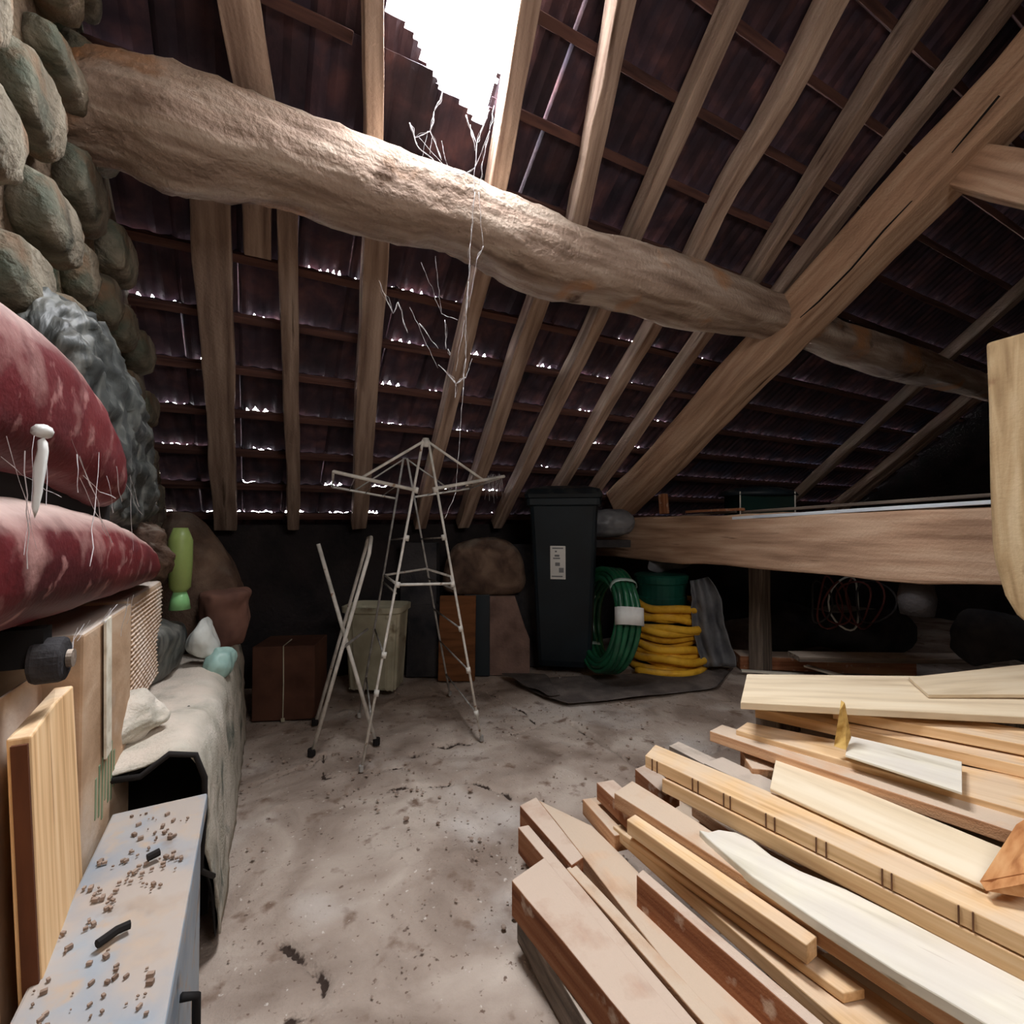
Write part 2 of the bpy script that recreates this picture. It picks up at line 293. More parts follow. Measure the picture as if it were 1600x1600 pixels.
    mx = N.new('ShaderNodeMix'); mx.data_type = 'RGBA'; L.new(mr.outputs[0], mx.inputs[0]); L.new(src, mx.inputs[6]); mx.inputs[7].default_value = lin((56, 43, 36)); L.new(mx.outputs[2], b.inputs['Base Color'])
    o = bpy.data.objects.new('floor', me); C.objects.link(o); o['kind'] = 'structure'; WM[o.name] = Matrix.Identity(4)
build_floor()

# walls
def wallbox(name, c, sz, m): return G().box(c, sz).mk(name, m, kind='structure')
def roofz(y): return EZ+TAN*(EY-y)
RIDGE_Y = -0.15; RZ = roofz(RIDGE_Y)
def gable(name, x0, x1, m):
    e_ = .10 if x1 > 1 else .0; prof = [(3.5, -.1), (3.5, .98+e_), (EY, EZ+e_), (RIDGE_Y, RZ+.05+e_), (BACK_Y-.1, RZ-(RIDGE_Y-BACK_Y)*TAN), (BACK_Y-.1, -.1)]
    return G().add([(x, y, z) for x in (x0, x1) for y, z in prof], [tuple(range(5, -1, -1)), tuple(range(6, 12))]+[(i, (i+1) % 6, (i+1) % 6+6, i+6) for i in range(6)])
wl = gable('wall_left', -.75, -.44, mortm).mk('wall_left', mortm, kind='structure')
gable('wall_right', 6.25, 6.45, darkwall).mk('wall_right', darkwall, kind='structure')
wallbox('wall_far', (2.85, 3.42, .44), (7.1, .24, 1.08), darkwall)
BH = RZ-(RIDGE_Y-BACK_Y)*TAN
wb = G(); a_, b_ = WX-.43, WX+.43; c_ = BACK_Y-.1
wb.box(((-.75+a_)/2, c_, BH/2), (a_+.75, .2, BH)).box(((b_+6.3)/2, c_, BH/2), (6.3-b_, .2, BH)).box((WX, c_, .85), (.86, .2, 1.7)).box((WX, c_, (2.6+BH)/2), (.86, .2, BH-2.6))
wb.mk('wall_back', mortm, kind='structure')
g = G()
for dx in (-.41, 0, .41): g.box((WX+dx, c_, 2.15), (.04, .05, .9))
for dz in (-.43, .43): g.box((WX, c_, 2.15+dz), (.86, .05, .04))
win = g.mk('window_1', greyw, kind='structure')
G().box((WX, c_-.02, 2.15), (.8, .006, .84)).mk('pane', wbag, win)
# stones of the left wall
random.seed(11); y = .35; zrows = [.05]
while zrows[-1] < 3.6: zrows.append(zrows[-1]+random.uniform(.13, .24))
for zi in range(len(zrows)-1):
    z0, z1 = zrows[zi]+.01, zrows[zi+1]-.012; y = .2+random.uniform(-.1, .1)
    while y < 3.2:
        L_ = random.uniform(.16, .38); cy, cz = y+L_/2, (z0+z1)/2
        if cz < roofz(cy)-.16 and (cz > .7 or cy > 2.3):
            rings = []; n = 8; out = random.uniform(.015, .035)+(.045 if cz > 1.45 else 0)
            for (dx, k) in ((-.03, 1.0), (out*.6, .95), (out, .86)):
                rings.append([V((-.44+dx+random.uniform(-.006, .006), cy+math.copysign(abs(math.cos(t))**.6, math.cos(t))*(L_/2-.012)*k*random.uniform(.9, 1.03), cz+math.copysign(abs(math.sin(t))**.6, math.sin(t))*(z1-z0)/2*k*random.uniform(.88, 1.03))) for t in [2*math.pi*j/n+.2 for j in range(n)]])
            G().loft(rings).mk('stone', stonem, wl, smooth=True, mods=[SUB(2), DSP(.035, .06)])
        y += L_+.012

# ------------------------------------------------------------------ roof
ceil = mk('ceiling', [(-.7, RIDGE_Y, RZ+.03), (6.4, RIDGE_Y, RZ+.03), (6.4, BACK_Y-.3, BH-.08), (-.7, BACK_Y-.3, BH-.08), (-.7, RIDGE_Y, RZ+.09), (6.4, RIDGE_Y, RZ+.09), (6.4, BACK_Y-.3, BH-.02), (-.7, BACK_Y-.3, BH-.02)],
          [(0, 1, 2, 3), (7, 6, 5, 4), (0, 4, 5, 1), (1, 5, 6, 2), (2, 6, 7, 3), (3, 7, 4, 0)], tilem, kind='structure')
TW, GA = .205, .252
hole = [(.30, 3.12), (.27, 2.8)]+[Pr(*p) for p in ((600, -20), (608, 15), (632, 38), (648, 62), (660, 96), (674, 118), (691, 142), (715, 155), (731, 178), (742, 187), (752, 192), (763, 172), (775, 150), (783, 118), (792, 90), (806, 62), (812, -20))]+[(.745, 2.8), (.70, 3.05), (.52, 3.18)]
def inpoly(x, y, P):
    r = False; j = len(P)-1
    for i in range(len(P)):
        if (P[i][1] > y) != (P[j][1] > y) and x < (P[j][0]-P[i][0])*(y-P[i][1])/(P[j][1]-P[i][1])+P[i][0]: r = not r
        j = i
    return r
def prof(u):                                                   # underside height across one tile
    return .006*math.cos(u/TW*2*math.pi*3)+(.012 if u < .018 else 0)
def tile_geo(cols, starts, s_end, tilt=.022, th=.011):
    """local frame: x across, y up-slope, z outward; starts = lowest y per column"""
    v = []; f = []; K = len(cols)
    zf = lambda y: tilt*(1-y/GA)
    for j, (x, st) in enumerate(zip(cols, starts)):
        h = prof(x)
        v += [(x, st, zf(st)+h), (x, s_end, zf(s_end)+h), (x, st, zf(st)+h+th), (x, s_end, zf(s_end)+h+th)]
    for j in range(K-1):
        a, b = j*4, (j+1)*4
        f += [(a, a+1, b+1, b), (a+2, b+2, b+3, a+3), (a, b, b+2, a+2), (a+1, a+3, b+3, b+1)]
    f += [(0, 2, 3, 1), ((K-1)*4, (K-1)*4+1, (K-1)*4+3, (K-1)*4+2)]
    return v, f
RB = Matrix((V((1, 0, 0)), UPS, NRM)).transposed().to_4x4()
def tmesh(v, f, nm='tile'):
    me = bpy.data.meshes.new(nm); me.from_pydata(v, [], f); me.materials.append(tilem); me.update(); return me
cols = [(TW+.008)*i/9 for i in range(10)]
PL = [tmesh(*tile_geo(cols, [-.035]*10, GA))]
random.seed(5)
def chinky(lo, hi, frac):
    n = 30; cs = [(TW+.008)*i/(n-1) for i in range(n)]; st = [-.035]*n; a = random.randint(0, 12); b = min(n, a+int(n*frac)); k = a
    while k < b:
        wd = random.randint(3, 6); pk = random.uniform(lo, hi)
        for q in range(wd):
            if k+q < b: st[k+q] = -.0145+random.uniform(0, .004)+pk*(max(0, abs(q-wd/2)/(wd/2))**2.2 if random.random() > .1 else 0)
        k += wd
    return tmesh(*tile_geo(cs, st, GA))
CH = [chinky(.003, .014, f) for f in (.45, .3, .7, .6, .9)]+[chinky(.010, .028, f) for f in (.6, .95, .5)]
tiles = []
# bright chinks seen in the photograph (pixel of the light spot)
spots = [(268, 632), (250, 625), (300, 803), (312, 803), (400, 803), (420, 803), (470, 803), (515, 803), (590, 803), (395, 765), (415, 763), (385, 711), (430, 716), (395, 655), (285, 700), (360, 572), (376, 490),
         (430, 502), (515, 518), (495, 412), (540, 415), (635, 440), (640, 540), (660, 545), (640, 615), (668, 620), (590, 672), (725, 686), (590, 770), (535, 770), (695, 770), (750, 770), (845, 570), (860, 572),
         (905, 580), (940, 585), (900, 640), (940, 635), (990, 595), (1035, 537), (1110, 550), (1270, 585), (1100, 708), (1015, 655), (845, 690), (1015, 700), (800, 800), (240, 462), (770, 550), (720, 455), (985, 520), (925, 692), (560, 430)]
cell = {}
for p in spots:
    x, s = Pr(*p); c = math.floor((x+.7)/TW); r = round(s/GA); cell[(c, r)] = (p, x)
nr = int(((EY-RIDGE_Y)/math.cos(TH))/GA)+1
def project(p):
    q = p-CAM; d = q.dot(FW); return (800+FPX*q.dot(RT)/d, 800-FPX*q.dot(UP)/d, d) if d > .05 else (-9999, 0, 99)
for r in range(-1, nr):
    off = 0
    for c in range(0, int(7.1/TW)):
        x = -.7+c*TW+off; s = r*GA; o = roofpt(x, s)
        ctr = roofpt(x+TW/2, s+GA/2); pj = project(ctr); vis = -90 < pj[0] < 1690 and -120 < pj[1] < 900
        cut = any(inpoly(x+TW*i/5, s+GA*j/5-.04, hole) for i in range(6) for j in range(7)) or inpoly(x+TW/2, s+GA/2, hole)
        tiles.append((0 if vis else 1, pj[2], x, s, r, c, cut))
tiles.sort(); rest = G(); n_ind = 0; first = True
for (nv, d, x, s, r, c, cut) in tiles:
    M = Matrix.Translation(roofpt(x, s)) @ RB @ Matrix.Rotation(random.uniform(-.006, .006), 4, 'Z')
    if cut:
        nx, ny = 14, 20; v = []; f = []; ids = {}
        def vid(i, j):
            if (i, j) not in ids:
                ids[(i, j)] = len(v); u = (TW+.006)*i/nx; yy = -.035+(GA+.035)*j/ny; v.append((u, yy, .022*(1-yy/GA)+prof(u)))
            return ids[(i, j)]
        for i in range(nx):
            for j in range(ny):
                if not inpoly(x+TW*(i+.5)/nx+random.uniform(-.004, .004), s-.035+(GA+.035)*(j+.5)/ny, hole): f.append((vid(i, j), vid(i, j+1), vid(i+1, j+1), vid(i+1, j)))
        if not f: continue
        me = tmesh(v, f)
    elif (c, r) in cell and r >= 0: me = random.choice(CH)
    elif not nv and r >= 0 and x < 2.6 and s < 1.9 and random.random() < .03: me = random.choice(CH[:2])
    else: me = PL[0]
    if n_ind < 298 and not nv:
        o = bpy.data.objects.new('tile', me); C.objects.link(o); o.parent = ceil; o.matrix_local = WM['ceiling'].inverted() @ M; n_ind += 1
        if cut: md = o.modifiers.new('solidify', 'SOLIDIFY'); md.thickness = .011; md.offset = 1
    else:
        rest.add([M @ p.co for p in me.vertices], [tuple(p.vertices) for p in me.polygons])
if rest.v: rest.mk('more_tiles', tilem, ceil, kind='stuff')
# battens under the tile heads
hx0, hx1 = min(p[0] for p in hole), max(p[0] for p in hole)
hs0 = min(p[1] for p in hole)
for r in range(0, nr+1):
    s = r*GA-.012
    runs = [(-.45, 6.2)]
    if s > hs0+.05: runs = [(-.45, hx0-.02), (hx1+.03, 6.2)]
    for a, b in runs:
        beam('batten', roofpt(a, s, -.012), roofpt(b, s, -.012), .026, .032, battm, ceil, side=NRM, seg=14, wob=.004, seed=r)
# small ridge beam so the two slopes meet
G().box((2.9, RIDGE_Y, RZ-.06), (6.6, .14, .16)).mk('trim_1', beamm, kind='structure')
# portal over the hole
hc = roofpt((hx0+hx1)/2, (min(p[1] for p in hole)+max(p[1] for p in hole))/2, .06)
area('sky_portal', hc, hc-NRM, (hx1-hx0)+.06, max(p[1] for p in hole)-hs0+.06, 1, (1, 1, 1), portal=True)

# rafters: top pixel, bottom pixel, width
RAF = [((375, 0), (402, 150), .105, 'u', 'upper rafter nearest the stone wall, thick and dark, above the log'),
       ((583, 0), (584, 215), .058, 'u', 'upper rafter along the left edge of the roof hole'),
       ((822, 0), (775, 285), .07, 'u', 'upper rafter along the right edge of the roof hole'),
       ((972, 0), (903, 330), .072, 'u', 'split rafter with ragged left edge, next right of the roof hole pair'),
       ((1148, 0), (985, 372), .066, 'u', 'clean straight tan rafter with two dark knots above the log'),
       ((1298, 0), (1088, 392), .088, 'u', 'bright twisted rafter with a dark right flank above the log'),
       ((1452, 0), (1178, 428), .082, 'u', 'bowed brown rafter second left of the truss beam'),
       ((1570, 0), (1228, 440), .075, 'u', 'dim rafter closest to the truss beam'),
       ((330, 312), (352, 800), .115, 'l', 'broad dim rafter at far left below the log'),
       ((450, 318), (458, 800), .068, 'l', 'narrow straight rafter below the log, left of centre'),
       ((588, 380), (562, 800), .095, 'l', 'dark rafter below the log, left of the drying rack top'),
       ((752, 420), (660, 800), .075, 'l', 'rafter below the log running down behind the drying rack'),
       ((842, 462), (728, 800), .09, 'l', 'rafter below the log just right of the drying rack top'),
       ((940, 480), (785, 800), .075, 'l', 'lit rafter below the log leading down toward the wheeled bin'),
       ((1020, 505), (850, 800), .07, 'l', 'thin rafter below the log above the wheeled bin'),
       ((1098, 520), (905, 800), .07, 'l', 'dim rafter below the log, last before the truss beam'),
       ((1395, 640), (1215, 800), .08, 'r', 'dark rafter right of the truss beam above the glass tank'),
       ((1530, 610), (1310, 790), .10, 'r', 'faint thick rafter over the tie beam at right'),
       ((1590, 420), (1430, 700), .08, 'r', 'faint rafter high at far right beyond the truss')]
for i, (a, b, w_, k, lab) in enumerate(RAF):
    n = -.072; xa, sa = Pr(*a, n=n); xb, sb = Pr(*b, n=n); dx = (xa-xb)/(sa-sb) if k != 'r' else 0.0; xa = xa if k != 'r' else xb
    if k == 'u': sa2 = 4.3; sb2 = sb-.16
    elif k == 'l': sa2 = sa+.12; sb2 = -.02
    else: sa2 = min(4.3, sa+1.2); sb2 = -.02
    if i == 18: sa2 = sa+.3
    A = roofpt(xa+dx*(sa2-sa), sa2, n-.0); B = roofpt(xb+dx*(sb2-sb), sb2, n)
    beam('rafter', A, B, w_, .085, raftm, side=(1, 0, 0), seg=22, wob=.013 if i in (5, 6, 3) else .006, seed=i*3.1, label=lab, cat='rafter',
         group={'u': 'rafters above the log purlin', 'l': 'rafters below the log purlin', 'r': 'rafters beyond the roof truss'}[k])
# stub of an old rafter behind the log
xa, sa = Pr(402, 300, -.06); beam('rafter', roofpt(xa, sa+.1, -.06), roofpt(*Pr(405, 398, -.06), -.06), .09, .05, raftm, side=(1, 0, 0), seg=5, label='short cut rafter stub hanging just under the log', cat='rafter', group='rafters below the log purlin')

# ------------------------------------------------------------------ hewn log purlin
PD = math.hypot(1.60, 1.13)
prof_l = [(60, 70, 262), (100, 76, 255), (150, 83, 250), (200, 90, 262), (250, 104, 288), (300, 120, 306), (380, 150, 308), (430, 172, 318), (500, 195, 342), (580, 225, 372), (650, 250, 381), (700, 268, 392), (740, 283, 405), (790, 305, 432), (830, 325, 460),
          (900, 358, 473), (950, 370, 478), (1000, 380, 492), (1080, 405, 514), (1150, 436, 523), (1230, 466, 532), (1300, 500, 558), (1380, 524, 592), (1450, 552, 604), (1530, 585, 622)]
rings = []; n = 28
for j, (px, yt, yb) in enumerate(prof_l):
    rt, rb_ = ray(px, yt), ray(px, yb); at, ab = math.atan2(rt.z, rt.y), math.atan2(rb_.z, rb_.y); am = (at+ab)/2; r = PD*math.sin((at-ab)/2)
    rm = ray(px, (yt+yb)/2); X = rm.x/math.hypot(rm.y, rm.z)*PD; c = V((X, PD*math.cos(am), CAMZ+PD*math.sin(am)))
    ring = []
    for k in range(n):
        t = 2*math.pi*k/n
        # two hewn faces meeting in an arris that faces the camera a little below the middle
        u_ = t-am-math.pi+.735-.15*math.sin(X*2); sq = 1/max(abs(math.cos(u_)), abs(math.sin(u_))); f_ = .62*sq+.36
        rr = r*min(1.14, f_)*(1+.04*noise.noise(V((X*3, k*.45, 2))))
        ring.append(c+V((nz((X*5, k, 0)).x*.02, math.cos(t)*rr, math.sin(t)*rr)))
    rings.append(ring)
rings = [[v+V((-.35, 0, 0)) for v in rings[0]]]+rings+[[v+V((6.28-v.x, 0, 0)) for v in rings[-1]]]
G().loft(rings).mk('purlin', logm, axis=(1, 0, 0), smooth=True, mods=[SUB(2), DSP(.03, .12), DSP(.012, .03)], label='massive hewn log purlin crossing under the rafters, lit by the roof hole', cat='beam')

# ------------------------------------------------------------------ roof truss
XT = 2.45
tr = empty('roof_truss', (XT+.1, 3.2, .9), 'heavy wooden roof truss at right with sloping principal rafter and level tie beam', 'truss')
A = Px(1600, 125, XT+.1); B = Px(985, 772, XT+.1); ax = (B-A).normalized()
pr = beam('principal_rafter', A-ax*.9, B+ax*.14, .2, .205, beamm, tr, side=(1, 0, 0), seg=24, wob=.012, seed=4)
g = G(); cpts = [Px(x, y, XT-.005) for x, y in ((1560, 150), (1500, 225), (1440, 300), (1380, 360), (1330, 420), (1280, 470), (1240, 505))]
g.tube(jit(cpts, .006, 20), .0045, 5); g.mk('drying_crack', blackm, pr, label='long dark drying crack along the side')
ta, tb = Px(1590, 847, XT+.1), V((XT+.1, 3.25, .93))
beam('tie_beam', V((XT+.1, -.3, ta.z)), V((XT+.1, 3.22, .865)), .2, .30, beamm, tr, side=(1, 0, 0), seg=22, wob=.010, seed=9)
sa, sb = Px(1490, 255, XT+.12), Px(1640, 292, XT+.12)
beam('strut', sa-(sb-sa).normalized()*.05, sb+(sb-sa).normalized()*.6, .11, .15, beamm, tr, side=(1, 0, 0), seg=8, wob=.008, seed=2)
# hanging post in front
g = G(); XP = 2.23; cs = []
outl = [(535, 0), (540, 0), (640, 3), (760, 6), (850, 8), (880, 12), (930, 26), (960, 44), (978, 66), (990, 90)]
p0 = Px(1541, 700, XP)
for (py, ins) in outl:
    a = Px(1541+ins, py, XP); wd = .30; y1_ = a.y; y0_ = a.y-wd+ins*.0006
    cs.append([V((XP, y1_, a.z))+nz((0, 0, a.z*9))*.006, V((XP-.02, (y1_+y0_)/2, a.z))+nz((3, 0, a.z*7))*.012, V((XP, y0_, a.z)), V((XP+.1, y0_-.01, a.z)), V((XP+.2, y0_+.03, a.z)), V((XP+.2, y1_-.03, a.z)), V((XP+.1, y1_+.0, a.z))])
g.loft(cs).mk('king_post', mat('pale_post_wood', [(.3, (150, 122, 88)), (.5, (184, 156, 118)), (.7, (206, 182, 146))], (14, 14, 1.4), 2, 8, .8, .6, .006, rnd=0, fine=70, spots=[((122, 76, 52), 6, .62, .72)]),
     tr, mods=[BEV(.012, 2)], label='pale broad post with rough tapered foot, cut flat on top')

# ------------------------------------------------------------------ boards
def slab(name, quad, z, th, m, label, wob=.003, ext=0.0, seg=8, group='boards in the loose stack on the floor', extras=None, z2=None, bev=.0025, cat='board'):
    """quad: far-left, far-right, near-right, near-left pixels of the TOP face on plane z (z2: height at near end)"""
    z2 = z if z2 is None else z2
    a, b, c, d = Pz(*quad[0], z), Pz(*quad[1], z), Pz(*quad[2], z2), Pz(*quad[3], z2)
    if ext:
        u = (c-b).normalized(); u2 = (d-a).normalized(); c = c+u*ext; d = d+u2*ext
    rings = []; sd = hash(name) % 7
    seedv = sum(quad[0])*.013
    for i in range(seg+1):
        t = i/seg; l, r = a.lerp(d, t), b.lerp(c, t)
        jl, jr = nz(l, 5, seedv)*wob, nz(r, 5, seedv+3)*wob; jz = V((0, 0, jl.z*.6)); l = l+V((jl.x, jl.y, 0))+jz; r = r+V((jr.x, jr.y, 0))+jz
        rings.append([l, r, r-V((0, 0, th)), l-V((0, 0, th))])
    g = G().loft(rings)
    o = g.mk(name, m, axis=((d+c)-(a+b)), mods=[BEV(bev, 2)], label=label, cat=cat, group=group)
    return o, (a, b, c, d)
BQ = 'boards in the loose stack on the floor'
slab('board', [(806, 1412), (850, 1385), (1130, 1640), (940, 1640)], .085, .085, greyw, 'grey weathered beam lowest at the left edge of the stack, lying on the floor', ext=.1, wob=.006)
slab('board', [(799, 1375), (848, 1338), (1075, 1600), (988, 1600)], .168, .082, brown, 'thick brown-sided beam with a chewed rounded end, front left of the stack', ext=.15, wob=.006)
slab('board', [(809, 1292), (826, 1288), (1092, 1602), (1062, 1602)], .158, .072, brown, 'thin dusty brown lath beside the thick front left beam', ext=.1)
slab('board', [(812, 1258), (838, 1245), (912, 1340), (893, 1352)], .168, .08, brown, 'short brown-sided beam end at the left tip of the stack', wob=.002)
slab('board', [(842, 1250), (925, 1290), (1230, 1600), (1115, 1600)], .135, .04, sawn, 'wide dust-covered plank flat between the brown beams', ext=.15)
slab('board', [(884, 1357), (899, 1350), (1136, 1600), (1104, 1600)], .160, .024, sawn, 'narrow dusty strip lying on the wide dusty plank', ext=.1, wob=.005)
slab('board', [(993, 1366), (1004, 1358), (1290, 1601), (1266, 1601)], .205, .075, brown, 'brown beam on edge in the middle of the stack with dusty top', ext=.1)
slab('board', [(956, 1290), (990, 1284), (1440, 1601), (1318, 1601)], .178, .03, fresh, 'long light yellow plank right of the middle brown beam', ext=.1)
slab('board', [(972, 1302), (992, 1297), (1352, 1545), (1318, 1552)], .198, .018, fresh, 'light plank directly below the short squared batten', wob=.001)
slab('board', [(978, 1280), (992, 1272), (1277, 1462), (1260, 1476)], .250, .036, fresh, 'squared batten whose near end stops short in the stack, sawn end showing', wob=.002)
slab('board', [(910, 1248), (935, 1245), (985, 1300), (960, 1306)], .17, .045, sawn, 'short dusty block end left of the long pinkish board', wob=.002)
slab('board', [(932, 1222), (958, 1218), (1010, 1262), (985, 1272)], .235, .05, brown, 'brown block end poking out beneath the long pinkish board', wob=.002)
slab('board', [(960, 1238), (988, 1219), (1590, 1606), (1540, 1612)], .268, .04, sawn, 'long pinkish dusty board running the whole stack beside the waney white plank', ext=.1)
slab('board', [(1272, 1492), (1318, 1484), (1600, 1640), (1470, 1690)], .17, .03, whitew, 'white dusty board low in the stack behind the squared batten end', wob=.004)
# waney white plank
wl_ = [(1108, 1300), (1124, 1296), (1150, 1300), (1175, 1312), (1205, 1336), (1250, 1360), (1320, 1388), (1400, 1428), (1500, 1480), (1600, 1532), (1680, 1576)]
wr_ = [(1092, 1296), (1104, 1308), (1135, 1335), (1175, 1368), (1222, 1400), (1275, 1436), (1340, 1478), (1400, 1516), (1480, 1562), (1560, 1610), (1640, 1660)]
rings = []
for (p, q) in zip(wl_, wr_):
    a, b = Pz(*p, .283), Pz(*q, .283); rings.append([a, b, b-V((0, 0, .022)), a-V((0, 0, .022))])
G().loft(rings).mk('board', whitew, axis=(rings[-1][0]-rings[0][0]), mods=[BEV(.003, 2)], label='white dusty plank with a wavy bark edge in the middle of the stack', cat='board', group=BQ)
slab('board', [(992, 1201), (1012, 1193), (1062, 1232), (1040, 1243)], .235, .05, brown, 'brown block end under the far tip of the pencil-marked batten', wob=.002)
slab('board', [(1033, 1216), (1060, 1208), (1640, 1470), (1566, 1482)], .316, .036, fresh, 'long squared batten just left of the pencil-marked one', ext=.1)
o, q = slab('board', [(1008, 1180), (1024, 1163), (1610, 1405), (1600, 1462)], .352, .033, fresh, 'long squared batten with pairs of dark pencil marks on its side', ext=.1, wob=.001)
a, d = q[0], q[3]; u = (d-a).normalized(); nrm_ = V((u.y, -u.x, 0)); nrm_ = nrm_ if nrm_.dot(V((a.x, a.y, 0))) < 0 else -nrm_
for px, py in ((1083, 1215), (1092, 1219), (1132, 1238), (1142, 1243), (1197, 1270), (1210, 1277), (1278, 1305), (1293, 1313), (1378, 1357), (1393, 1364), (1497, 1415), (1520, 1425), (1020, 1185), (1027, 1189)):
    p = Pz(px, py, .352); t = (p-a).dot(u); pp = a+u*t+nrm_*.0006; R = Matrix((u, nrm_, ZU)).transposed()
    G().box(pp-V((0, 0, .0165)), (.0022, .004, .031), R).mk('pencil_mark', pencil, o)
slab('board', [(1045, 1165), (1060, 1158), (1160, 1205), (1140, 1215)], .31, .04, greyw, 'grey block end between the pencil-marked batten and the pale plywood', wob=.002)
slab('board', [(1100, 1192), (1128, 1182), (1560, 1385), (1530, 1396)], .325, .03, greyw, 'dark grey-edged board along the pale plywood sheet', wob=.003)
slab('board', [(1203, 1231), (1213, 1179), (1575, 1328), (1538, 1384)], .366, .009, plyw, 'pale cream plywood sheet with two knots lying on the stack', wob=.001)
slab('board', [(1156, 1172), (1190, 1168), (1230, 1205), (1175, 1200)], .34, .05, sawn, 'small pinkish block end left of the pale plywood', wob=.003)
slab('board', [(1108, 1142), (1128, 1132), (1600, 1270), (1600, 1305)], .385, .03, sawn, 'long tan board with a square end sticking out past the others', ext=.12)
slab('board', [(1150, 1140), (1168, 1128), (1600, 1215), (1600, 1268)], .40, .03, fresh, 'wide light board under the small white panel', ext=.12)
slab('board', [(1321, 1179), (1326, 1149), (1503, 1190), (1503, 1238)], .425, .006, whitew, 'small white panel lying on the light boards at right', wob=.001, bev=.001)
slab('board', [(1180, 1106), (1202, 1092), (1600, 1158), (1600, 1196)], .43, .03, fresh, 'light yellow board beneath the topmost plank, near the wedge', ext=.12)
slab('board', [(1300, 1108), (1330, 1092), (1610, 1140), (1610, 1165)], .462, .028, fresh, 'pale board squeezed between the topmost plank and the wedge', ext=.12)
slab('board', [(1157, 1097), (1167, 1053), (1600, 1058), (1600, 1120)], .50, .020, plyw, 'topmost wide pale plank across the far side of the stack', ext=.25, wob=.001)
slab('board', [(1450, 1085), (1420, 1058), (1600, 1038), (1640, 1085)], .512, .010, plyw, 'pale tan board lying on the topmost plank at the far right', z2=.515, wob=.001, bev=.001)
# hidden bearers that carry the stack
for i, (x, y0_, y1_, z_, ) in enumerate(((1.35, .55, 1.45, .10), (1.75, .2, 1.5, .14), (2.1, .0, 1.35, .2))):
    pass
# orange board corner at the right edge
a, b, c, d = Pz(1597, 1298, .40), Pz(1597, 1398, .30), Pz(1541, 1390, .36), Pz(1575, 1330, .375)
a = Pd(1598, 1300, .90); b = Pd(1598, 1402, .80); c = Pd(1541, 1392, .815); e = Pd(1660, 1370, .79); f = Pd(1680, 1250, .90)
off = V((.012, .012, .004)); vs = [a, c, b, e, f]
mk('board', vs+[v+off for v in vs], [(0, 1, 2, 3, 4), (9, 8, 7, 6, 5)]+[(i, (i+1) % 5, (i+1) % 5+5, i+5) for i in range(5)][::1], orangew, label='orange pine board corner rising at the right edge of the stack', cat='board', group=BQ)
# wedge
tp = Pz(1318, 1096, .50); b0 = Pz(1308, 1166, .435); 
wv = [Pd(1303, 1166, 1.215), Pd(1330, 1152, 1.25), Pd(1322, 1172, 1.20), Pd(1314, 1094, 1.255), Pd(1320, 1098, 1.25), Pd(1312, 1110, 1.22)]
mk('wedge', wv, [(0, 1, 2), (5, 4, 3), (0, 2, 4, 5), (2, 1, 3, 4), (1, 0, 5, 3)], yellowoff, label='upright yellow splinter-shaped wedge stuck among the boards', cat='wedge')
# floor-level layers under the stack
for i, (q, z, m, lab) in enumerate([([(1000, 1262), (1060, 1235), (1500, 1560), (1400, 1600)], .14, sawn, 'brownish plank low in the stack under the pinkish board'),
                                  ([(1080, 1255), (1150, 1220), (1600, 1480), (1560, 1600)], .20, sawn, 'broad plank low in the stack under the white waney plank'),
                                  ([(1170, 1195), (1260, 1160), (1600, 1330), (1600, 1420)], .26, sawn, 'broad plank low in the stack beneath the plywood'),
                                  ([(1195, 1130), (1240, 1105), (1600, 1190), (1600, 1300)], .35, greyw, 'dark plank low in the stack beneath the tan boards')]):
    slab('board', q, z, .035, m, lab, ext=.1)
g1 = [((1010, 1225), (1100, 1210), .10), ((1150, 1200), (1290, 1160), .16), ((1230, 1140), (1450, 1125), .3)]
for i, (x0_, y_, x1_, h_) in enumerate(((.62, .95, 1.4, .085), (1.42, .85, 2.0, .16), (1.55, 1.2, 2.2, .22), (1.95, .75, 2.35, .3))):
    beam('board', (x0_+.05, y_, h_/2+.002), (x1_, y_-.25, h_/2+.002), .09, h_*.96, greyw, seg=4, wob=.002, label=['grey bearer under the front boards', 'grey bearer under the middle boards', 'grey bearer near the far ends of the middle boards', 'tall grey bearer under the topmost plank'][i], cat='board', group=BQ) if False else None
# blocks propping the far planks
for (px, py, h_, lab) in ((1215, 1160, .34, 'stacked block propping the far end of the topmost plank'), (1560, 1150, .34, 'stacked block propping the right of the topmost plank')):
    c = Pz(px, py, 0); c = Pz(px, 1080, .47); beam('board', (c.x, c.y, .0), (c.x, c.y, .465), .12, .08, greyw, side=(1, 0, 0), seg=3, wob=.001, label=lab, cat='board', group=BQ)
# thin strips on the floor behind the stack
def strip(a, b, z, w_, h_, m, lab, cat='board', grp='strips on the floor behind the stack'):
    beam(cat if cat != 'board' else 'board', Pz(*a, z), Pz(*b, z), w_, h_, m, seg=4, wob=.002, label=lab, cat=cat, group=grp)
strip((1158, 1048), (1256, 1054), .03, .03, .012, whitew, 'thin white strip on the floor left behind the topmost plank')
strip((1258, 1040), (1330, 1060), .07, .035, .012, whitew, 'thin pale strip pointing out behind the topmost plank')
strip((1150, 1030), (1420, 1040), .05, .16, .09, brown, 'dark brown beam lying on the floor behind the stack')
strip((1240, 1025), (1560, 1030), .18, .14, .03, greyw, 'dim grey plank lying on the brown beam behind the stack')

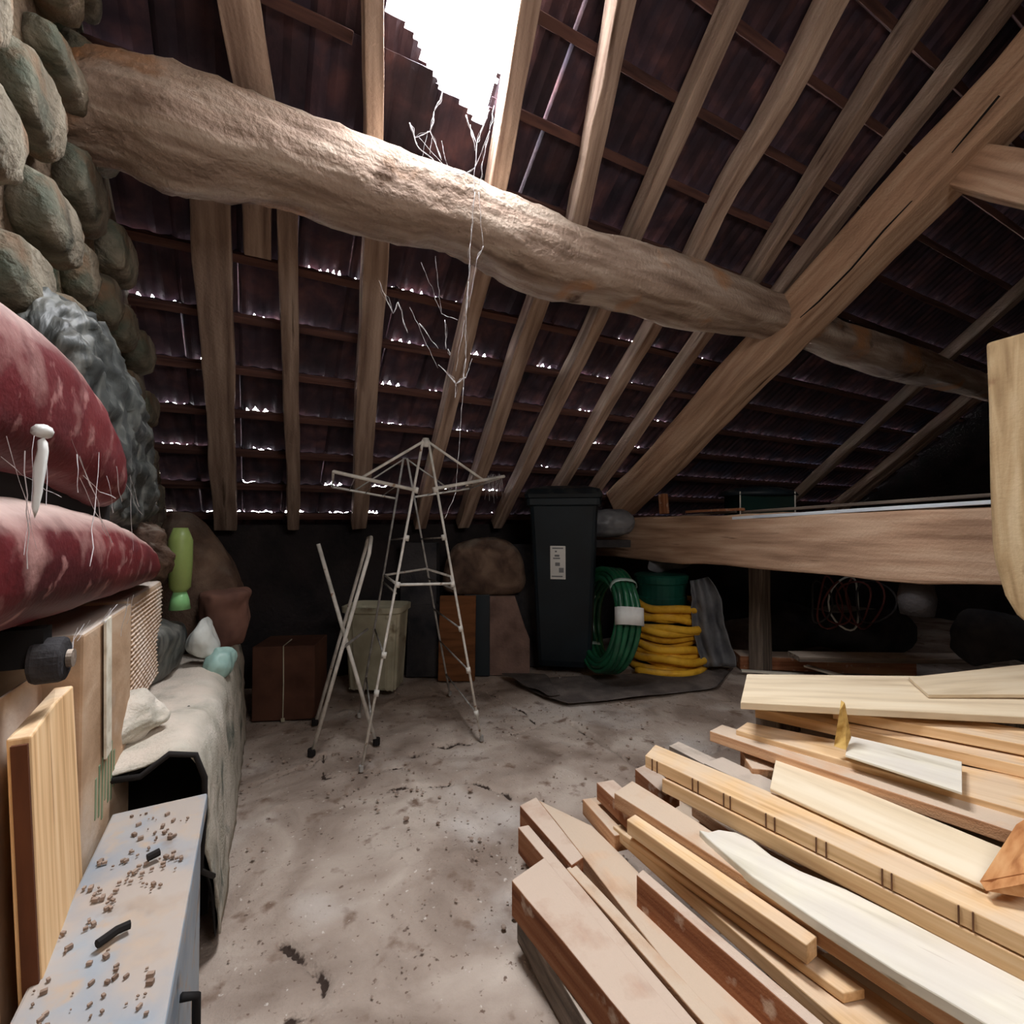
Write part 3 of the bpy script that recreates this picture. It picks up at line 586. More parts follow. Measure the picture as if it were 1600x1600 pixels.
# ------------------------------------------------------------------ things on the tie beam
beam('metal_strip', Px(1148, 812, XT+.02)+V((0, 0, .008)), Px(1600, 783, XT+.02)+V((0, 0, .004)), .05, .016, metalstrip, seg=6, wob=.001, label='long white flat strip lying along the top of the tie beam', cat='strip')
beam('lath', Px(1160, 803, XT+.1)+V((0, 0, .01)), Px(1600, 774, XT+.12)+V((0, 0, .01)), .03, .014, greyw, seg=6, wob=.001, label='grey lath behind the white strip on the tie beam', cat='board')
beam('wood_block', Px(1038, 803, XT+.08), Px(1036, 772, XT+.08), .05, .05, brown, side=(1, 0, 0), seg=2, wob=.001, label='small upright wood block on the tie beam near the rafter foot', cat='block')
beam('board', Px(1075, 800, XT+.1), Px(1160, 796, XT+.06), .05, .015, brown, seg=4, wob=.003, label='thin brown slat with pale end lying on the tie beam', cat='board')
beam('board', Px(1055, 808, XT+.05), Px(1150, 800, XT+.14), .03, .012, greyw, seg=4, wob=.003, label='grey slat crossing beneath the brown slat on the tie beam', cat='board')
t = empty('glass_tank', (XT+.32, 1.95, 1.05), 'dark green glass tank with domed lid behind the tie beam', 'tank')
c = V((XT+.45, 2.02, 1.07)); RZT = rot2(-.5)
G().box(c, (.34, .24, .2), RZT).mk('tank_body', glassm, t, mods=[BEV(.006)])
for sx, sy in ((-1, -1), (1, -1)):
    p = c+RZT @ V((sx*.172, sy*.122, .0)); G().tube([p+V((0, 0, -.1)), p+V((0, 0, .12))], .004, 6).mk('corner_glint', tubem, t)  # bright glints on the near glass corners, put in as thin white rods
rings = [ellring(c+V((0, 0, .10+.06*math.sin(a_))), RZT @ V((1, 0, 0)), RZT @ V((0, 1, 0)), .24*math.cos(a_)+.01, .17*math.cos(a_)+.01, 16) for a_ in (0, .5, 1.0, 1.45)]
G().loft(rings).mk('lid', binm, t, smooth=True)
# stand under the tank
beam('shelf_plank', (XT+.24, 2.6, .94), (XT+.8, 1.4, .94), .38, .04, greyw, seg=4, wob=.002, label='dark plank behind the tie beam carrying the glass tank', cat='board')
beam('shelf_post', (XT+.5, 2.05, 0), (XT+.5, 2.05, .92), .1, .1, greyw, side=(1, 0, 0), seg=4, wob=.002, label='dark post under the plank behind the tie beam', cat='post')

# ------------------------------------------------------------------ drying rack (tower)
def cams(lat, d, z): return W(lat, d, z)
fA, fB, fC, fD = W(-.603, 1.94, 0), W(-.139, 2.21, 0), W(-.356, 2.78, 0), W(-.78, 2.47, 0)
aF, aK = W(-.377, 2.09, 1.356), W(-.588, 2.64, 1.35)
dr = empty('drying_rack', (fA+fB+fC+fD)/4, 'white wire tower drying rack with spread top wings standing in the middle', 'drying rack')
TR = .0058
def leg(f, a, m): return G().tube([f, f.lerp(a, .33), f.lerp(a, .66), a], TR, 8).mk('leg', m, dr, smooth=True)
leg(fA, aF+V((-.012, 0, 0)), tubem); leg(fB, aF+V((.012, 0, 0)), tubem); leg(fC, aK+V((.01, 0, 0)), ironm); leg(fD, aK+V((-.01, 0, 0)), ironm)
def on(f, a, z): return f.lerp(a, z/a.z)
for z in (.13, .33, .52, .70, .93):
    G().tube([on(fB, aF, z), on(fC, aK, z*.97)], .0042, 6).mk('rung', ironm, dr, smooth=True)
for z in (.20, .45, .70, .93):
    G().tube([on(fA, aF, z), on(fD, aK, z*.97)], .0042, 6).mk('rung', ironm, dr, smooth=True)
# middle shelf ring
zA = .735
pts = [on(fA, aF, zA), on(fB, aF, zA-.012), on(fB, aF, zA+.02), on(fC, aK, zA), on(fD, aK, zA-.02), on(fA, aF, zA)]
G().tube(pts, .0062, 8).mk('shelf_ring', tubem, dr, smooth=True)
uu = (fB-fA).normalized(); vv = fC-fB
wA = on(fA, aF, 1.135); wB = on(fB, aF, 1.145)
lt = W(-.704, 1.887, 1.197); rt_ = W(-.037, 2.31, 1.218)
def wing(p, tip, nm='wing'):
    q, qt = p+vv+V((0, 0, -.01)), tip+vv+V((0, 0, -.02))
    G().tube([p, p.lerp(tip, .5), tip], .0075, 8).tube([tip, qt], .005, 6).tube([q, qt], .006, 8).mk(nm, tubem, dr, smooth=True)
    g_ = G()
    for k in (.25, .5, .75): g_.tube([p.lerp(tip, k), q.lerp(qt, k)], .0022, 5)
    g_.mk('wing_wires', ironm, dr, smooth=True)
    G().tube([p.lerp(tip, .68), aF], .0058, 8).mk('stay', tubem, dr, smooth=True)
    G().tube([q.lerp(qt, .68), aK], .0045, 6).mk('stay', ironm, dr, smooth=True)
wing(wA, lt); wing(wB, rt_)
g = G()
for f, a in ((fA, aF), (fB, aF)):
    for z in ((.33, .52, .72, .93, 1.14, .13) if f is fB else (.45, .30, .735, .93, 1.135)): g.tube([on(f, a, z-.012), on(f, a, z+.012)], .011, 8)
g.tube([aF+V((0, 0, -.03)), aF+V((0, 0, .008))], .014, 10); g.mk('joint', tubem, dr, kind='stuff', smooth=True)
for f in (fA, fB, fC, fD): G().tube([f+V((0, 0, .001)), f+V((0, 0, .025))], .0095, 8).mk('foot', ironm, dr)
# ------------------------------------------------------------------ crossed tube frame
xr = empty('crossed_stand', W(-.75, 2.15, 0), 'pair of crossed white tube legs of a folding stand, left of the drying rack', 'folding stand')
b1 = W(-.607, 2.17, 0); t1 = W(-.855, 2.12, .902)
G().tube([b1, b1.lerp(t1, .5), t1], .0088, 10).mk('leg', tubem, xr, smooth=True)
b2 = W(-.856, 2.07, 0); t2 = W(-.607, 2.07, .893); b3 = W(-.968, 2.38, 0); t3 = W(-.72, 2.38, .885)
mid = (t2+t3)/2+(t2-b2).normalized()*.04
G().tube([b2, t2.lerp(b2, .5), t2.lerp(b2, .03), t2.lerp(mid, .35)+V((0, 0, .02)), mid, t3.lerp(mid, .35)+V((0, 0, .02)), t3.lerp(b3, .03), t3.lerp(b3, .5), b3], .0085, 10).mk('leg', tubem, xr, smooth=True, label='hairpin tube leg bent over at the top')
pv = W(-.725, 2.10, .46); G().tube([pv+FH*-.03, pv+FH*.32], .006, 8).mk('pivot', ironm, xr)
for b_ in (b1, b2, b3): G().tube([b_+V((0, 0, .001)), b_+V((0, 0, .03))], .016, 8).mk('foot', blackm, xr)

# ------------------------------------------------------------------ far objects
def yawR(px): return Matrix((RT, FH, ZU)).transposed()
Rc = yawR(0)
# brown carton with string
bx = empty('carton', W(-1.16, 2.52, 0), 'brown carton tied with a pale string at the dark far left', 'box')
c = W(-1.16, 2.54, .19); Rb = Rc @ rot2(.12)
G().box(c, (.30, .24, .37), Rb).mk('body', mat('brown_card', [(.3, (68, 42, 32)), (.6, (94, 62, 48))], ns=6, bump=.3, rnd=0), bx, mods=[BEV(.006)])
p = c+Rb @ V((0, -.123, 0)); G().tube([p+V((0, 0, -.185)), p+V((.002, 0, 0)), p+V((0, 0, .187)), c+V((0, 0, .19))], .003, 5).tube([p+V((0, -.005, -.17)), p+V((0, -.01, -.186))], .010, 6).mk('string', creamp, bx)
# ribbed cream crate
cb = empty('ribbed_bin', W(-.80, 2.86, 0), 'cream ribbed plastic bin with a broken lower edge against the dark wall', 'bin')
rings = []; cen = W(-.80, 2.86, 0); Rr = Rc @ rot2(-.1); NN = 48
for z in (.03, .06, .2, .35, .47, .48, .51):
    wd = .135+.03*z/.5; dd = .10+.02*z/.5
    if z >= .48: wd += .012; dd += .012
    ring = []
    for k in range(NN):
        t = 2*math.pi*k/NN; x = math.copysign(abs(math.cos(t))**.35, math.cos(t))*wd; y = math.copysign(abs(math.sin(t))**.35, math.sin(t))*dd
        rb2 = 1-(.035 if k % 4 < 2 and z < .48 else 0); zz = z+(.05*abs(noise.noise(V((k*.33, 0, 3)))) if z == .03 else 0)
        ring.append(cen+Rr @ V((x*rb2, y*rb2, zz)))
    rings.append(ring)
G().loft(rings, caps=False).mk('shell', creamp, cb, mods=[SOL(.005)])
G().box(cen+V((0, 0, .04)), (.26, .18, .01), Rr).mk('base', creamp, cb)
# leaning panels
def panel(name, pxl, pxr, yt, yb, d, th, m, lab, cat, lean=.06, cutr=None, grp=None):
    a, b = Pd(pxl, yb, d), Pd(pxr, yb, d); a.z = b.z = .002; zt = CAMZ+(815-yt)/FPX*(d+lean); c = b+FH*lean; e = a+FH*lean; c.z = e.z = zt
    pts = [a, b]+([c] if not cutr else [b.lerp(c, .45)-RT*.0+RT*.0, b.lerp(c, .6)-RT*cutr*.3, c-RT*cutr])+[e]
    n = len(pts); off = FH*th; vs = jit(pts, .006, 6); 
    return mk(name, vs+[v+off for v in vs], [tuple(range(n)), tuple(range(2*n-1, n-1, -1))]+[(i, i+n, (i+1) % n+n, (i+1) % n) for i in range(n)], m, label=lab, cat=cat, group=grp, mods=[BEV(.004)])
panel('panel', 634, 688, 945, 1060, 3.08, .03, darkm, 'dark upright panel right of the cream bin', 'panel')
panel('panel', 684, 742, 932, 1065, 3.0, .03, rustm, 'orange brown board standing behind the drying rack', 'board')
panel('panel', 724, 765, 930, 1052, 3.1, .03, binm, 'dark green slab standing right of the orange board', 'panel')
panel('panel', 757, 828, 932, 1045, 3.12, .035, pinkm, 'pinkish plaster slab with a broken right corner left of the wheeled bin', 'slab', cutr=.10)
panel('panel', 800, 846, 850, 1050, 3.3, .03, darkm, 'dark narrow board behind the plaster slab', 'panel')
beam('plank', Pd(640, 1058, 3.02).to_2d().to_3d()+V((0, 0, .03)), Pd(845, 1046, 2.98).to_2d().to_3d()+V((0, 0, .03)), .05, .05, greyw, seg=4, wob=.003, label='low plank edge on the floor under the leaning panels', cat='board') if False else None
# old basket like bundle on the panels
def blob(name, stations, m, parent=None, n=16, amt=.015, sc=9, seed=0, sub=1, e=.85, dsp=.035, **k):
    """stations: (centre, halfA, halfB) with axes RT-like a, b given globally"""
    rings = [jit(ellring(c, a, b, A, B, n, e), amt, sc, seed) for (c, a, b, A, B) in stations]
    return G().loft(rings).mk(name, m, parent, smooth=True, mods=[SUB(sub+1), DSP(dsp, .06), ('SUBSURF', dict(levels=1, render_levels=1))] if sub else None, **k)
c = W(-.19, 3.29, .0)
blob('sack', [(c+V((0, 0, z)), RT, FH, A, B) for z, A, B in ((.50, .20, .10), (.53, .27, .12), (.62, .285, .13), (.74, .27, .13), (.84, .22, .11), (.885, .12, .07), (.90, .04, .03))], burlap, n=18, amt=.02, sc=6, seed=3, dsp=.018, label='brown round-topped sack slumped on the leaning panels', cat='sack')
beam('wooden_stool', W(-.19, 3.24, .42), W(-.19, 3.24, .498), .5, .2, darkm, side=RT, seg=1, wob=0, label='dark box top carrying the round sack', cat='box') if False else None
G().box(W(-.19, 3.345, .25), (.46, .10, .5), Rc).mk('crate', darkm, mods=[BEV(.006)], label='dark crate behind the panels carrying the brown sack', cat='crate')
G().box(W(-.62, 3.25, .43), (.24, .14, .86), Rc).mk('board', darkm, mods=[BEV(.006)], label='dark upright box behind the cream bin', cat='box')
G().tube([W(-.72, 3.1, .8), W(-.45, 3.16, .81)], .04, 8).mk('wood_roll', brown, label='short brown roll resting against the dark upright box', cat='roll') if False else None

# wheeled bin
wbn = empty('wheeled_bin', W(.36, 3.25, 0), 'tall dark green wheeled rubbish bin with a white label at the back wall', 'bin')
cen = W(.37, 3.30, 0); Rw = Rc @ rot2(-.18)
def rr4(wx, wy, z, cx=0, cy=0, r=.03):
    pts = []
    for (sx, sy, a0) in ((1, 1, 0), (-1, 1, 90), (-1, -1, 180), (1, -1, 270)):
        for a_ in (0, 45, 90): t = math.radians(a0+a_); pts.append(cen+Rw @ V((cx+sx*(wx-r)+r*math.cos(t), cy+sy*(wy-r)+r*math.sin(t), z)))
    return pts
G().loft([rr4(.17, .18, .06), rr4(.175, .19, .1), rr4(.215, .25, 1.05), rr4(.22, .255, 1.10), rr4(.24, .275, 1.105), rr4(.24, .275, 1.15)]).mk('body', binm, wbn, smooth=False, mods=[BEV(.004)])
G().loft([rr4(.245, .285, 1.152), rr4(.25, .29, 1.175), rr4(.23, .26, 1.21), rr4(.14, .16, 1.235)]).mk('lid', binm, wbn)
p = cen+Rw @ V((0, .29, 1.12)); G().tube([p+RT*-.18, p+RT*-.18+FH*.04, p+RT*.18+FH*.04, p+RT*.18], .014, 8).mk('handle', binm, wbn)
for sx in (-1, 1):
    p = cen+Rw @ V((sx*.2, .12, .1)); G().tube([p-Rw @ V((.025, 0, 0)), p+Rw @ V((.025, 0, 0))], .098, 24).mk('wheel', blackm, wbn, mods=[BEV(.008)])
fa = cen+Rw @ V((-.02, -.24, .79)); 
tl = Rw @ V((1, 0, 0)); tilt = (Rw @ V((0, -.06, .95))).normalized(); nn = tl.cross(tilt).normalized()
RL = Matrix((tl, -nn*-1, tilt)).transposed()
lp = Pd(883, 878, 3.0); lp = cen+Rw @ V((-.035, -.237, .738))
lb = G().box(lp, (.098, .006, .215), RL).mk('label', labelm, wbn, mods=[BEV(.006)], label='white paper label with small grey print')
for (x, z, sx, sz) in ((0, .093, .07, .008), (-.012, .072, .012, .010), (-.005, .045, .030, .012), (-.008, .028, .045, .008), (-.002, -.010, .030, .022), (.022, -.048, .030, .030), (-.005, -.088, .07, .008)):
    G().box(lp+RL @ V((x, -.0045 if (RL @ V((0, -1, 0))).dot(FH) < 0 else .0045, z)), (sx, .002, sz), RL).mk('print', inkm, lb)

# grey bag on the wall end of the tie beam
cc = V((XT-.02, 2.98, 1.0)); cc = Pd(950, 818, 3.35)
blob('plastic_bag', [(cc+RT*x, FH, ZU, A, B) for x, A, B in ((-.18, .03, .03), (-.16, .07, .08), (-.06, .10, .105), (.06, .10, .10), (.15, .08, .085), (.18, .03, .03))], greybag, amt=.015, sc=8, label='grey plastic bag lying at the foot of the truss beside the wheeled bin', cat='bag')
G().box(cc+V((0, 0, -.14))+FH*.02, (.30, .10, .05), Rc).mk('ledge_board', darkm, label='small dark ledge under the grey plastic bag', cat='board')

# green hose coil standing
hc_ = Pd(948, 968, 3.0); hn = (RT*-.96+FH*-.25+ZU*.12).normalized(); ua = hn.cross(ZU).normalized(); ub = ua.cross(hn)
gh = empty('garden_hose_coil', hc_-V((0, 0, .33)), 'coil of shiny green garden hose in film standing on edge beside the wheeled bin', 'hose')
for k in range(12):
    off = (k % 4-1.5)*.035; R_ = .255+(k//4)*.028
    pts = [hc_+hn*(off+.006*math.sin(3*t+k))+ua*math.cos(t)*R_*.92+ub*math.sin(t)*R_*1.0 for t in [2*math.pi*j/40 for j in range(40)]]
    G().tube(pts, .018, 8, closed=True).mk('hose_turn', ghosem, gh, smooth=True)
for t in (-.9, .5, 2.2):
    ce = hc_+(ua*math.cos(t)+ub*math.sin(t))*.283; rad = (ua*math.cos(t)+ub*math.sin(t)); tg = ub*math.cos(t)-ua*math.sin(t)
    rings = [ellring(ce+tg*k, rad, hn, .056, .082, 14, .8) for k in (-.012, .012)]
    G().loft(rings, caps=False).mk('band', filmm, gh, smooth=True, mods=[SOL(.002)])
ce = hc_+(ua*math.cos(math.pi-.35)+ub*math.sin(math.pi-.35))*.283
t = .35 if ua.dot(RT) > 0 else math.pi-.35
for t in (.25, math.pi-.25):
    rad = (ua*math.cos(t)+ub*math.sin(t)); tg = ub*math.cos(t)-ua*math.sin(t)
    if rad.dot(FH) < .0:
        rings = [ellring(hc_+rad*.283+tg*k, rad, hn, .058, .084, 14, .8) for k in (-.05, .05)]
        G().loft(rings, caps=False).mk('wrap_label', labelm, gh, smooth=True, mods=[SOL(.002)])

# yellow corrugated hose stack
yc = W(1.065, 3.36, 0)
yh = empty('drain_hose_coil', yc, 'thick yellow corrugated hose coiled into a tall heap under the tie beam', 'hose')
random.seed(3)
for k in range(13):
    z0 = .03+k*.034; R_ = .235+random.uniform(-.025, .025)-.0015*k; ph = random.uniform(0, 6.28); ox, oy = random.uniform(-.022, .022), random.uniform(-.02, .02); tx = random.uniform(-.075, .075)
    pts = []
    for j in range(44):
        t = 2*math.pi*j/44; pts.append(yc+RT*(ox+math.cos(t)*(R_+.012*math.sin(3*t+ph)))+FH*(oy+math.sin(t)*(R_+.01*math.cos(2*t+ph)))+V((0, 0, z0+tx*.5*math.cos(t+ph)+.008*math.sin(4*t+ph) if k else z0+.006*math.sin(3*t))))
    for p in pts: p.z = max(p.z, .028)
    rads = [.0255+.0 for j in range(44)]
    G().tube(pts, rads, 10, closed=True).mk('hose_turn', yhosem, yh, smooth=True)
pts = [yc+RT*(.29+.05*math.sin(t*2))*math.cos(t)+FH*(.29)*math.sin(t)+V((0, 0, .03)) for t in [-2.4+2.9*j/30 for j in range(31)]]
G().tube(pts, .024, 10).mk('hose_end', yhosem, yh, smooth=True)
# green drum on top
dz = W(1.04, 3.36, .002)
dm = empty('plastic_tub', dz, 'dark green round plastic tub standing inside the yellow hose coil', 'tub')
G().loft([ellring(dz+V((0, 0, z)), RT, FH, r, r, 28) for z, r in ((.0, .15), (.02, .16), (.36, .168), (.48, .172), (.49, .166), (.57, .170), (.58, .178), (.605, .178))]).mk('tub_body', drumm, dm, smooth=False)
G().loft([ellring(dz+V((0, 0, z)), RT, FH, r, r, 28) for z, r in ((.605, .182), (.625, .184), (.635, .17), (.638, .05))]).mk('lid', drumm, dm)
# translucent film above and tarp hanging from beam
def sheet(name, rows, m, th=.004, amt=.03, sc=7, seed=0, sub=2, **k):
    g_ = G().loft([jit(r_, amt, sc, seed) for r_ in rows], closed=False, caps=False)
    return g_.mk(name, m, smooth=True, mods=[SUB(sub), DSP(.03, .07), SOL(th)], **k)
rows = []
for i in range(6):
    t = i/5; y = 905+t*135; x0 = 1078+t*14; x1 = 1112+t*42; rows.append([Pd(x0+(x1-x0)*j/6, y, 3.12-.02*t+.05*math.sin(j*1.9)) for j in range(7)])
sheet('tarp', rows, greybag, amt=.035, label='crumpled grey brown tarp hanging down beside the yellow hose', cat='tarp')
rows = [[Pd(1012+14*j, 846+i*11+6*math.sin(j), 3.42+.05*math.sin(j*1.3+i)) for j in range(6)] for i in range(5)]
sheet('plastic_film', rows, greybag, amt=.04, sc=10, seed=4, label='scrap of crumpled plastic film above the green tub', cat='plastic film')
# floor mat
def flatsheet(name, pxs, z, m, lab, cat, amt=.02, n=8, seed=0):
    a, b, c, d = [Pz(*p, 0) for p in pxs]; rows = []
    for i in range(n+1):
        row = []
        for j in range(n+1):
            p = a.lerp(b, j/n).lerp(d.lerp(c, j/n), i/n); q = nz(p, 4, seed); p = p+V((q.x, q.y, 0))*amt*1.5; p.z = z+abs(q.z)*amt*2; row.append(p)
        rows.append(row)
    return G().loft(rows, closed=False, caps=False).mk(name, m, smooth=True, mods=[SOL(.008), SUB(1)], label=lab, cat=cat)
flatsheet('floor_mat', [(795, 1068), (1150, 1046), (1120, 1080), (885, 1108)], .012, matm, 'rumpled dark grey mat on the floor in front of the wheeled bin', 'mat', amt=.02, seed=2)
flatsheet('floor_mat', [(780, 1062), (850, 1060), (880, 1095), (860, 1098)], .03, matm, 'folded grey cloth corner on the floor left of the wheeled bin', 'mat', amt=.03, seed=5)
# dark things under the tie beam at right
cabl = empty('cable_bundle', Pd(1330, 940, 2.75), 'tangle of dark reddish cables hanging under the tie beam', 'cable')
for k in range(7):
    a_ = Pd(1280+14*k, 900, 2.9); pts = [a_+RT*(.10*math.sin(t)*(.6+.1*k % 1))+V((0, 0, -.16-.16*math.cos(t)*(1 if k % 2 else .8)+.16*0))+FH*.03*math.cos(t*2+k) for t in [2*math.pi*j/24 for j in range(24)]]
    G().tube(pts, .006, 6, closed=True).mk('cable_loop', darkred if k % 3 else wbag if k == 3 else darkm, cabl, smooth=True)
c = Px(1432, 905, XT+.12)+V((0, 0, -.085)); G().loft([ellring(c+V((0, 0, z)), RT, FH, r, r, 16) for z, r in ((-.07, .06), (.0, .07), (.06, .06), (.08, .03))]).mk('jar', darkm, smooth=True, label='dim glass jar hanging under the right of the tie beam', cat='jar')
rows = [(Pd(1500+k*35, 1000-8*math.sin(k), 2.5)+V((0, 0, 0)), FH, ZU, .12, .13+.03*math.sin(k*2)) for k in range(6)]
blob('bundle', rows, darkm, n=12, amt=.04, sc=6, seed=8, label='dark bundle behind the topmost plank at far right', cat='bundle')
rows = [(Pd(1180+k*50, 985-6*math.sin(k*1.4), 3.6), FH, ZU, .14, .16+.05*math.sin(k*2.1)) for k in range(6)]
blob('bundle', rows, darkm, n=12, amt=.05, sc=6, seed=12, label='long dark heap of sacks on the floor under the tie beam', cat='bundle')

# ------------------------------------------------------------------ left pile
def YX(px, X): r = (px-800)/FPX; return X*(RT.x-FH.x*r)/(-RT.y*-1*0+(FH.y*r - RT.y)) if False else X*(.8829-.4695*r)/(.4695+.8829*r)
# cabinet
cb = empty('metal_cabinet', (-.15, .75, 0), 'pale blue painted low metal cabinet with dirty top in the left foreground', 'cabinet')
X0, X1, Y0, Y1, ZT = -.235, -.083, .33, 1.16, .45
G().box(((X0+X1)/2-.006, (Y0+Y1)/2, .21), (X1-X0-.016, Y1-Y0-.012, .418), None).mk('body', steelm, cb, mods=[BEV(.004)])
rings = []
for i in range(9):
    y = Y0+(Y1-Y0)*i/8; q = nz((0, y*3, 0))*.004; rings.append([V((X0, y, ZT+q.z)), V((X1, y, ZT+q.z)), V((X1, y, ZT-.032)), V((X0, y, ZT-.032))])
G().loft(rings).mk('top', bluem, cb, axis=(0, 1, 0), mods=[BEV(.004)])
G().box((X1-.011, .98, .22), (.006, .30, .36)).mk('door', bluem, cb, mods=[BEV(.003)])
hd = G().tube([V((X1-.006, .84, .32)), V((X1+.012, .845, .31)), V((X1+.012, .85, .22)), V((X1-.006, .85, .21))], .006, 8).mk('handle', blackm, cb, smooth=True)
G().box((X1-.011, .66, .22), (.006, .30, .36)).mk('door', bluem, cb, mods=[BEV(.003)])
# crumbs on cabinet
random.seed(21); g = G()
for k in range(260):
    x, y = random.uniform(X0+.01, X1-.02), random.uniform(.45, 1.13); s_ = random.uniform(.0012, .005)
    if noise.noise(V((x*14, y*9, 0))) < -.05: continue
    g.box((x, y, ZT+.003), (s_*1.6, s_, s_), rot2(random.random()*3))
g.mk('rubble_crumbs', debm, label='dirt and crumbs scattered on the pale blue cabinet top', cat='debris', kind='stuff')
G().tube([V((-.175, .80, ZT+.010)), V((-.158, .815, ZT+.010)), V((-.145, .82, ZT+.009))], .0055, 8).mk('twig', blackm, label='short dark stick on the near part of the cabinet top', cat='stick')
G().tube([V((-.150, .965, ZT+.010)), V((-.135, .972, ZT+.011))], .006, 8).mk('twig', blackm, label='stubby dark stick on the middle of the cabinet top', cat='stick')
# standing planks
def plank(Yn, Yf, Xn, Xf, dX, zt, th, m, lab):
    """Xn, Xf: face at the top near and far edge; dX: how far the foot stands out"""
    rings = []
    for i in range(9):
        t = i/8; z = zt*t; o = dX*(1-t)/(1-.25); q = nz((0, 1, t*3), 1, Yn)*.004; w_ = nz((5, 1, t*6), 1, Yf)*.004
        up = (.012 if i == 8 else 0)
        rings.append([V((Xn+o, Yn+q.y, z)), V(((Xn+Xf)/2+o+.001, (Yn+Yf)/2, z+up*.6)), V((Xf+o, Yf+w_.x, z)), V((Xf+o-th, Yf+w_.x, z)), V((Xn+o-th, Yn+q.y, z))])
    return G().loft(rings).mk('plank', m, axis=(-dX, 0, zt), mods=[BEV(.0025)], label=lab, cat='plank', group='planks standing against the left wall')
PK = plank(.785, 1.0, -.237, -.253, .028, .742, .023, fresh, 'knotty light plank standing front left, dark edge toward the camera')
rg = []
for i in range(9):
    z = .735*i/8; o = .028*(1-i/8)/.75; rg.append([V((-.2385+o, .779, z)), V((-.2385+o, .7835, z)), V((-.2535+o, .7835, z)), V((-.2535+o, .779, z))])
G().loft(rg).mk('shaded_edge', mat('shaded_edge_brown', [(.3, (58, 32, 20)), (.6, (92, 54, 34))], (1, 1, .2), 20, bump=.5), PK, label='dark brown bark edge')  # shade on the plank's near edge, put into a dark brown strip
plank(.42, .80, -.2615, -.277, .024, .742, .02, fresh, 'pale plank at the extreme left edge, behind the dark-edged plank')
plank(.60, 1.07, -.290, -.295, .035, .765, .006, cardm, 'thin dusty sheet with raised rim standing behind the knotty plank')
# cardboard box
cx = empty('cardboard_box', (-.335, 1.17, 0), 'tall dusty cardboard box with faint green print, right of the standing planks', 'box')
G().box((-.332, 1.17, .41), (.18, .33, .82)).mk('box_body', cardm, cx, mods=[BEV(.005)])
for k in range(7): G().box((-.2415, 1.08+.02*k, .52+.004*(k % 2)), (.0012, .008, .07+.02*(k % 3))).mk('green_print', greenink, cx)
G().box((-.236, 1.12, .70), (.004, .035, .25), Matrix.Rotation(.06, 3, 'X')).mk('flap', whitew, cx)
# red machine housings
rm = empty('red_machine', (-.33, 1.05, .82), 'dusty red machine housing of two rounded shells piled at the left edge', 'machine')
def station_shell(st, m, nm, n=20, e=.75, xr=.115, **k):
    rings = []
    for (Y, zt, zb, hw, xc) in st:
        rings.append(jit(ellring(V((xc, Y, (zt+zb)/2)), (1, 0, 0), (0, 0, 1), hw, (zt-zb)/2, n, e), .006, 9, 2))
    return G().loft(rings).mk(nm, m, rm, smooth=True, mods=[SUB(2), DSP(.008, .03)], **k)
station_shell([(.28, 1.08, 1.02, .02, -.33), (.33, 1.17, 1.0, .07, -.33), (.45, 1.22, 1.02, .10, -.325), (.64, 1.25, 1.05, .11, -.325), (.76, 1.262, 1.05, .112, -.325), (.88, 1.262, 1.045, .112, -.325), (1.0, 1.235, 1.035, .112, -.325), (1.10, 1.20, 1.02, .112, -.325), (1.18, 1.155, 1.015, .107, -.325), (1.235, 1.10, 1.02, .085, -.33), (1.26, 1.06, 1.03, .04, -.33)], redm, 'upper_shell')
station_shell([(.30, .98, .93, .02, -.33), (.35, 1.0, .90, .07, -.33), (.48, 1.02, .885, .10, -.325), (.66, 1.035, .872, .112, -.325), (.85, 1.035, .86, .115, -.325), (1.05, 1.03, .85, .115, -.325), (1.25, 1.005, .842, .115, -.325), (1.40, .975, .838, .113, -.325), (1.55, .94, .835, .108, -.325), (1.66, .90, .835, .09, -.33), (1.71, .87, .84, .04, -.33)], redm, 'lower_shell')
G().box((-.33, .8, 1.03), (.13, .9, .06)).mk('chassis', blackm, rm)
G().box((-.27, .86, .835), (.05, .03, .05)).mk('bracket', blackm, rm)
G().tube([V((-.26, .86, .815)), V((-.225, .86, .815))], .03, 20).mk('pulley', darkm, rm, mods=[BEV(.006)], label='dark round pulley under the red shell')
G().tube([V((-.224, .86, .815)), V((-.218, .86, .815))], .012, 16).mk('hub', greyw, rm)
p0 = V((-.20, .66, 1.06)); G().tube([p0+V((0, .0, -.06)), p0+V((.002, .006, .0)), p0+V((.003, .012, .03))], [.004, .005, .006], 8).tube([p0+V((.0, 0, .034)), p0+V((.003, .03, .036))], .009, 8).mk('lever', labelm, rm, smooth=True, mods=[SUB(1), DSP(.008, .01)], label='white lever with dusty knob')
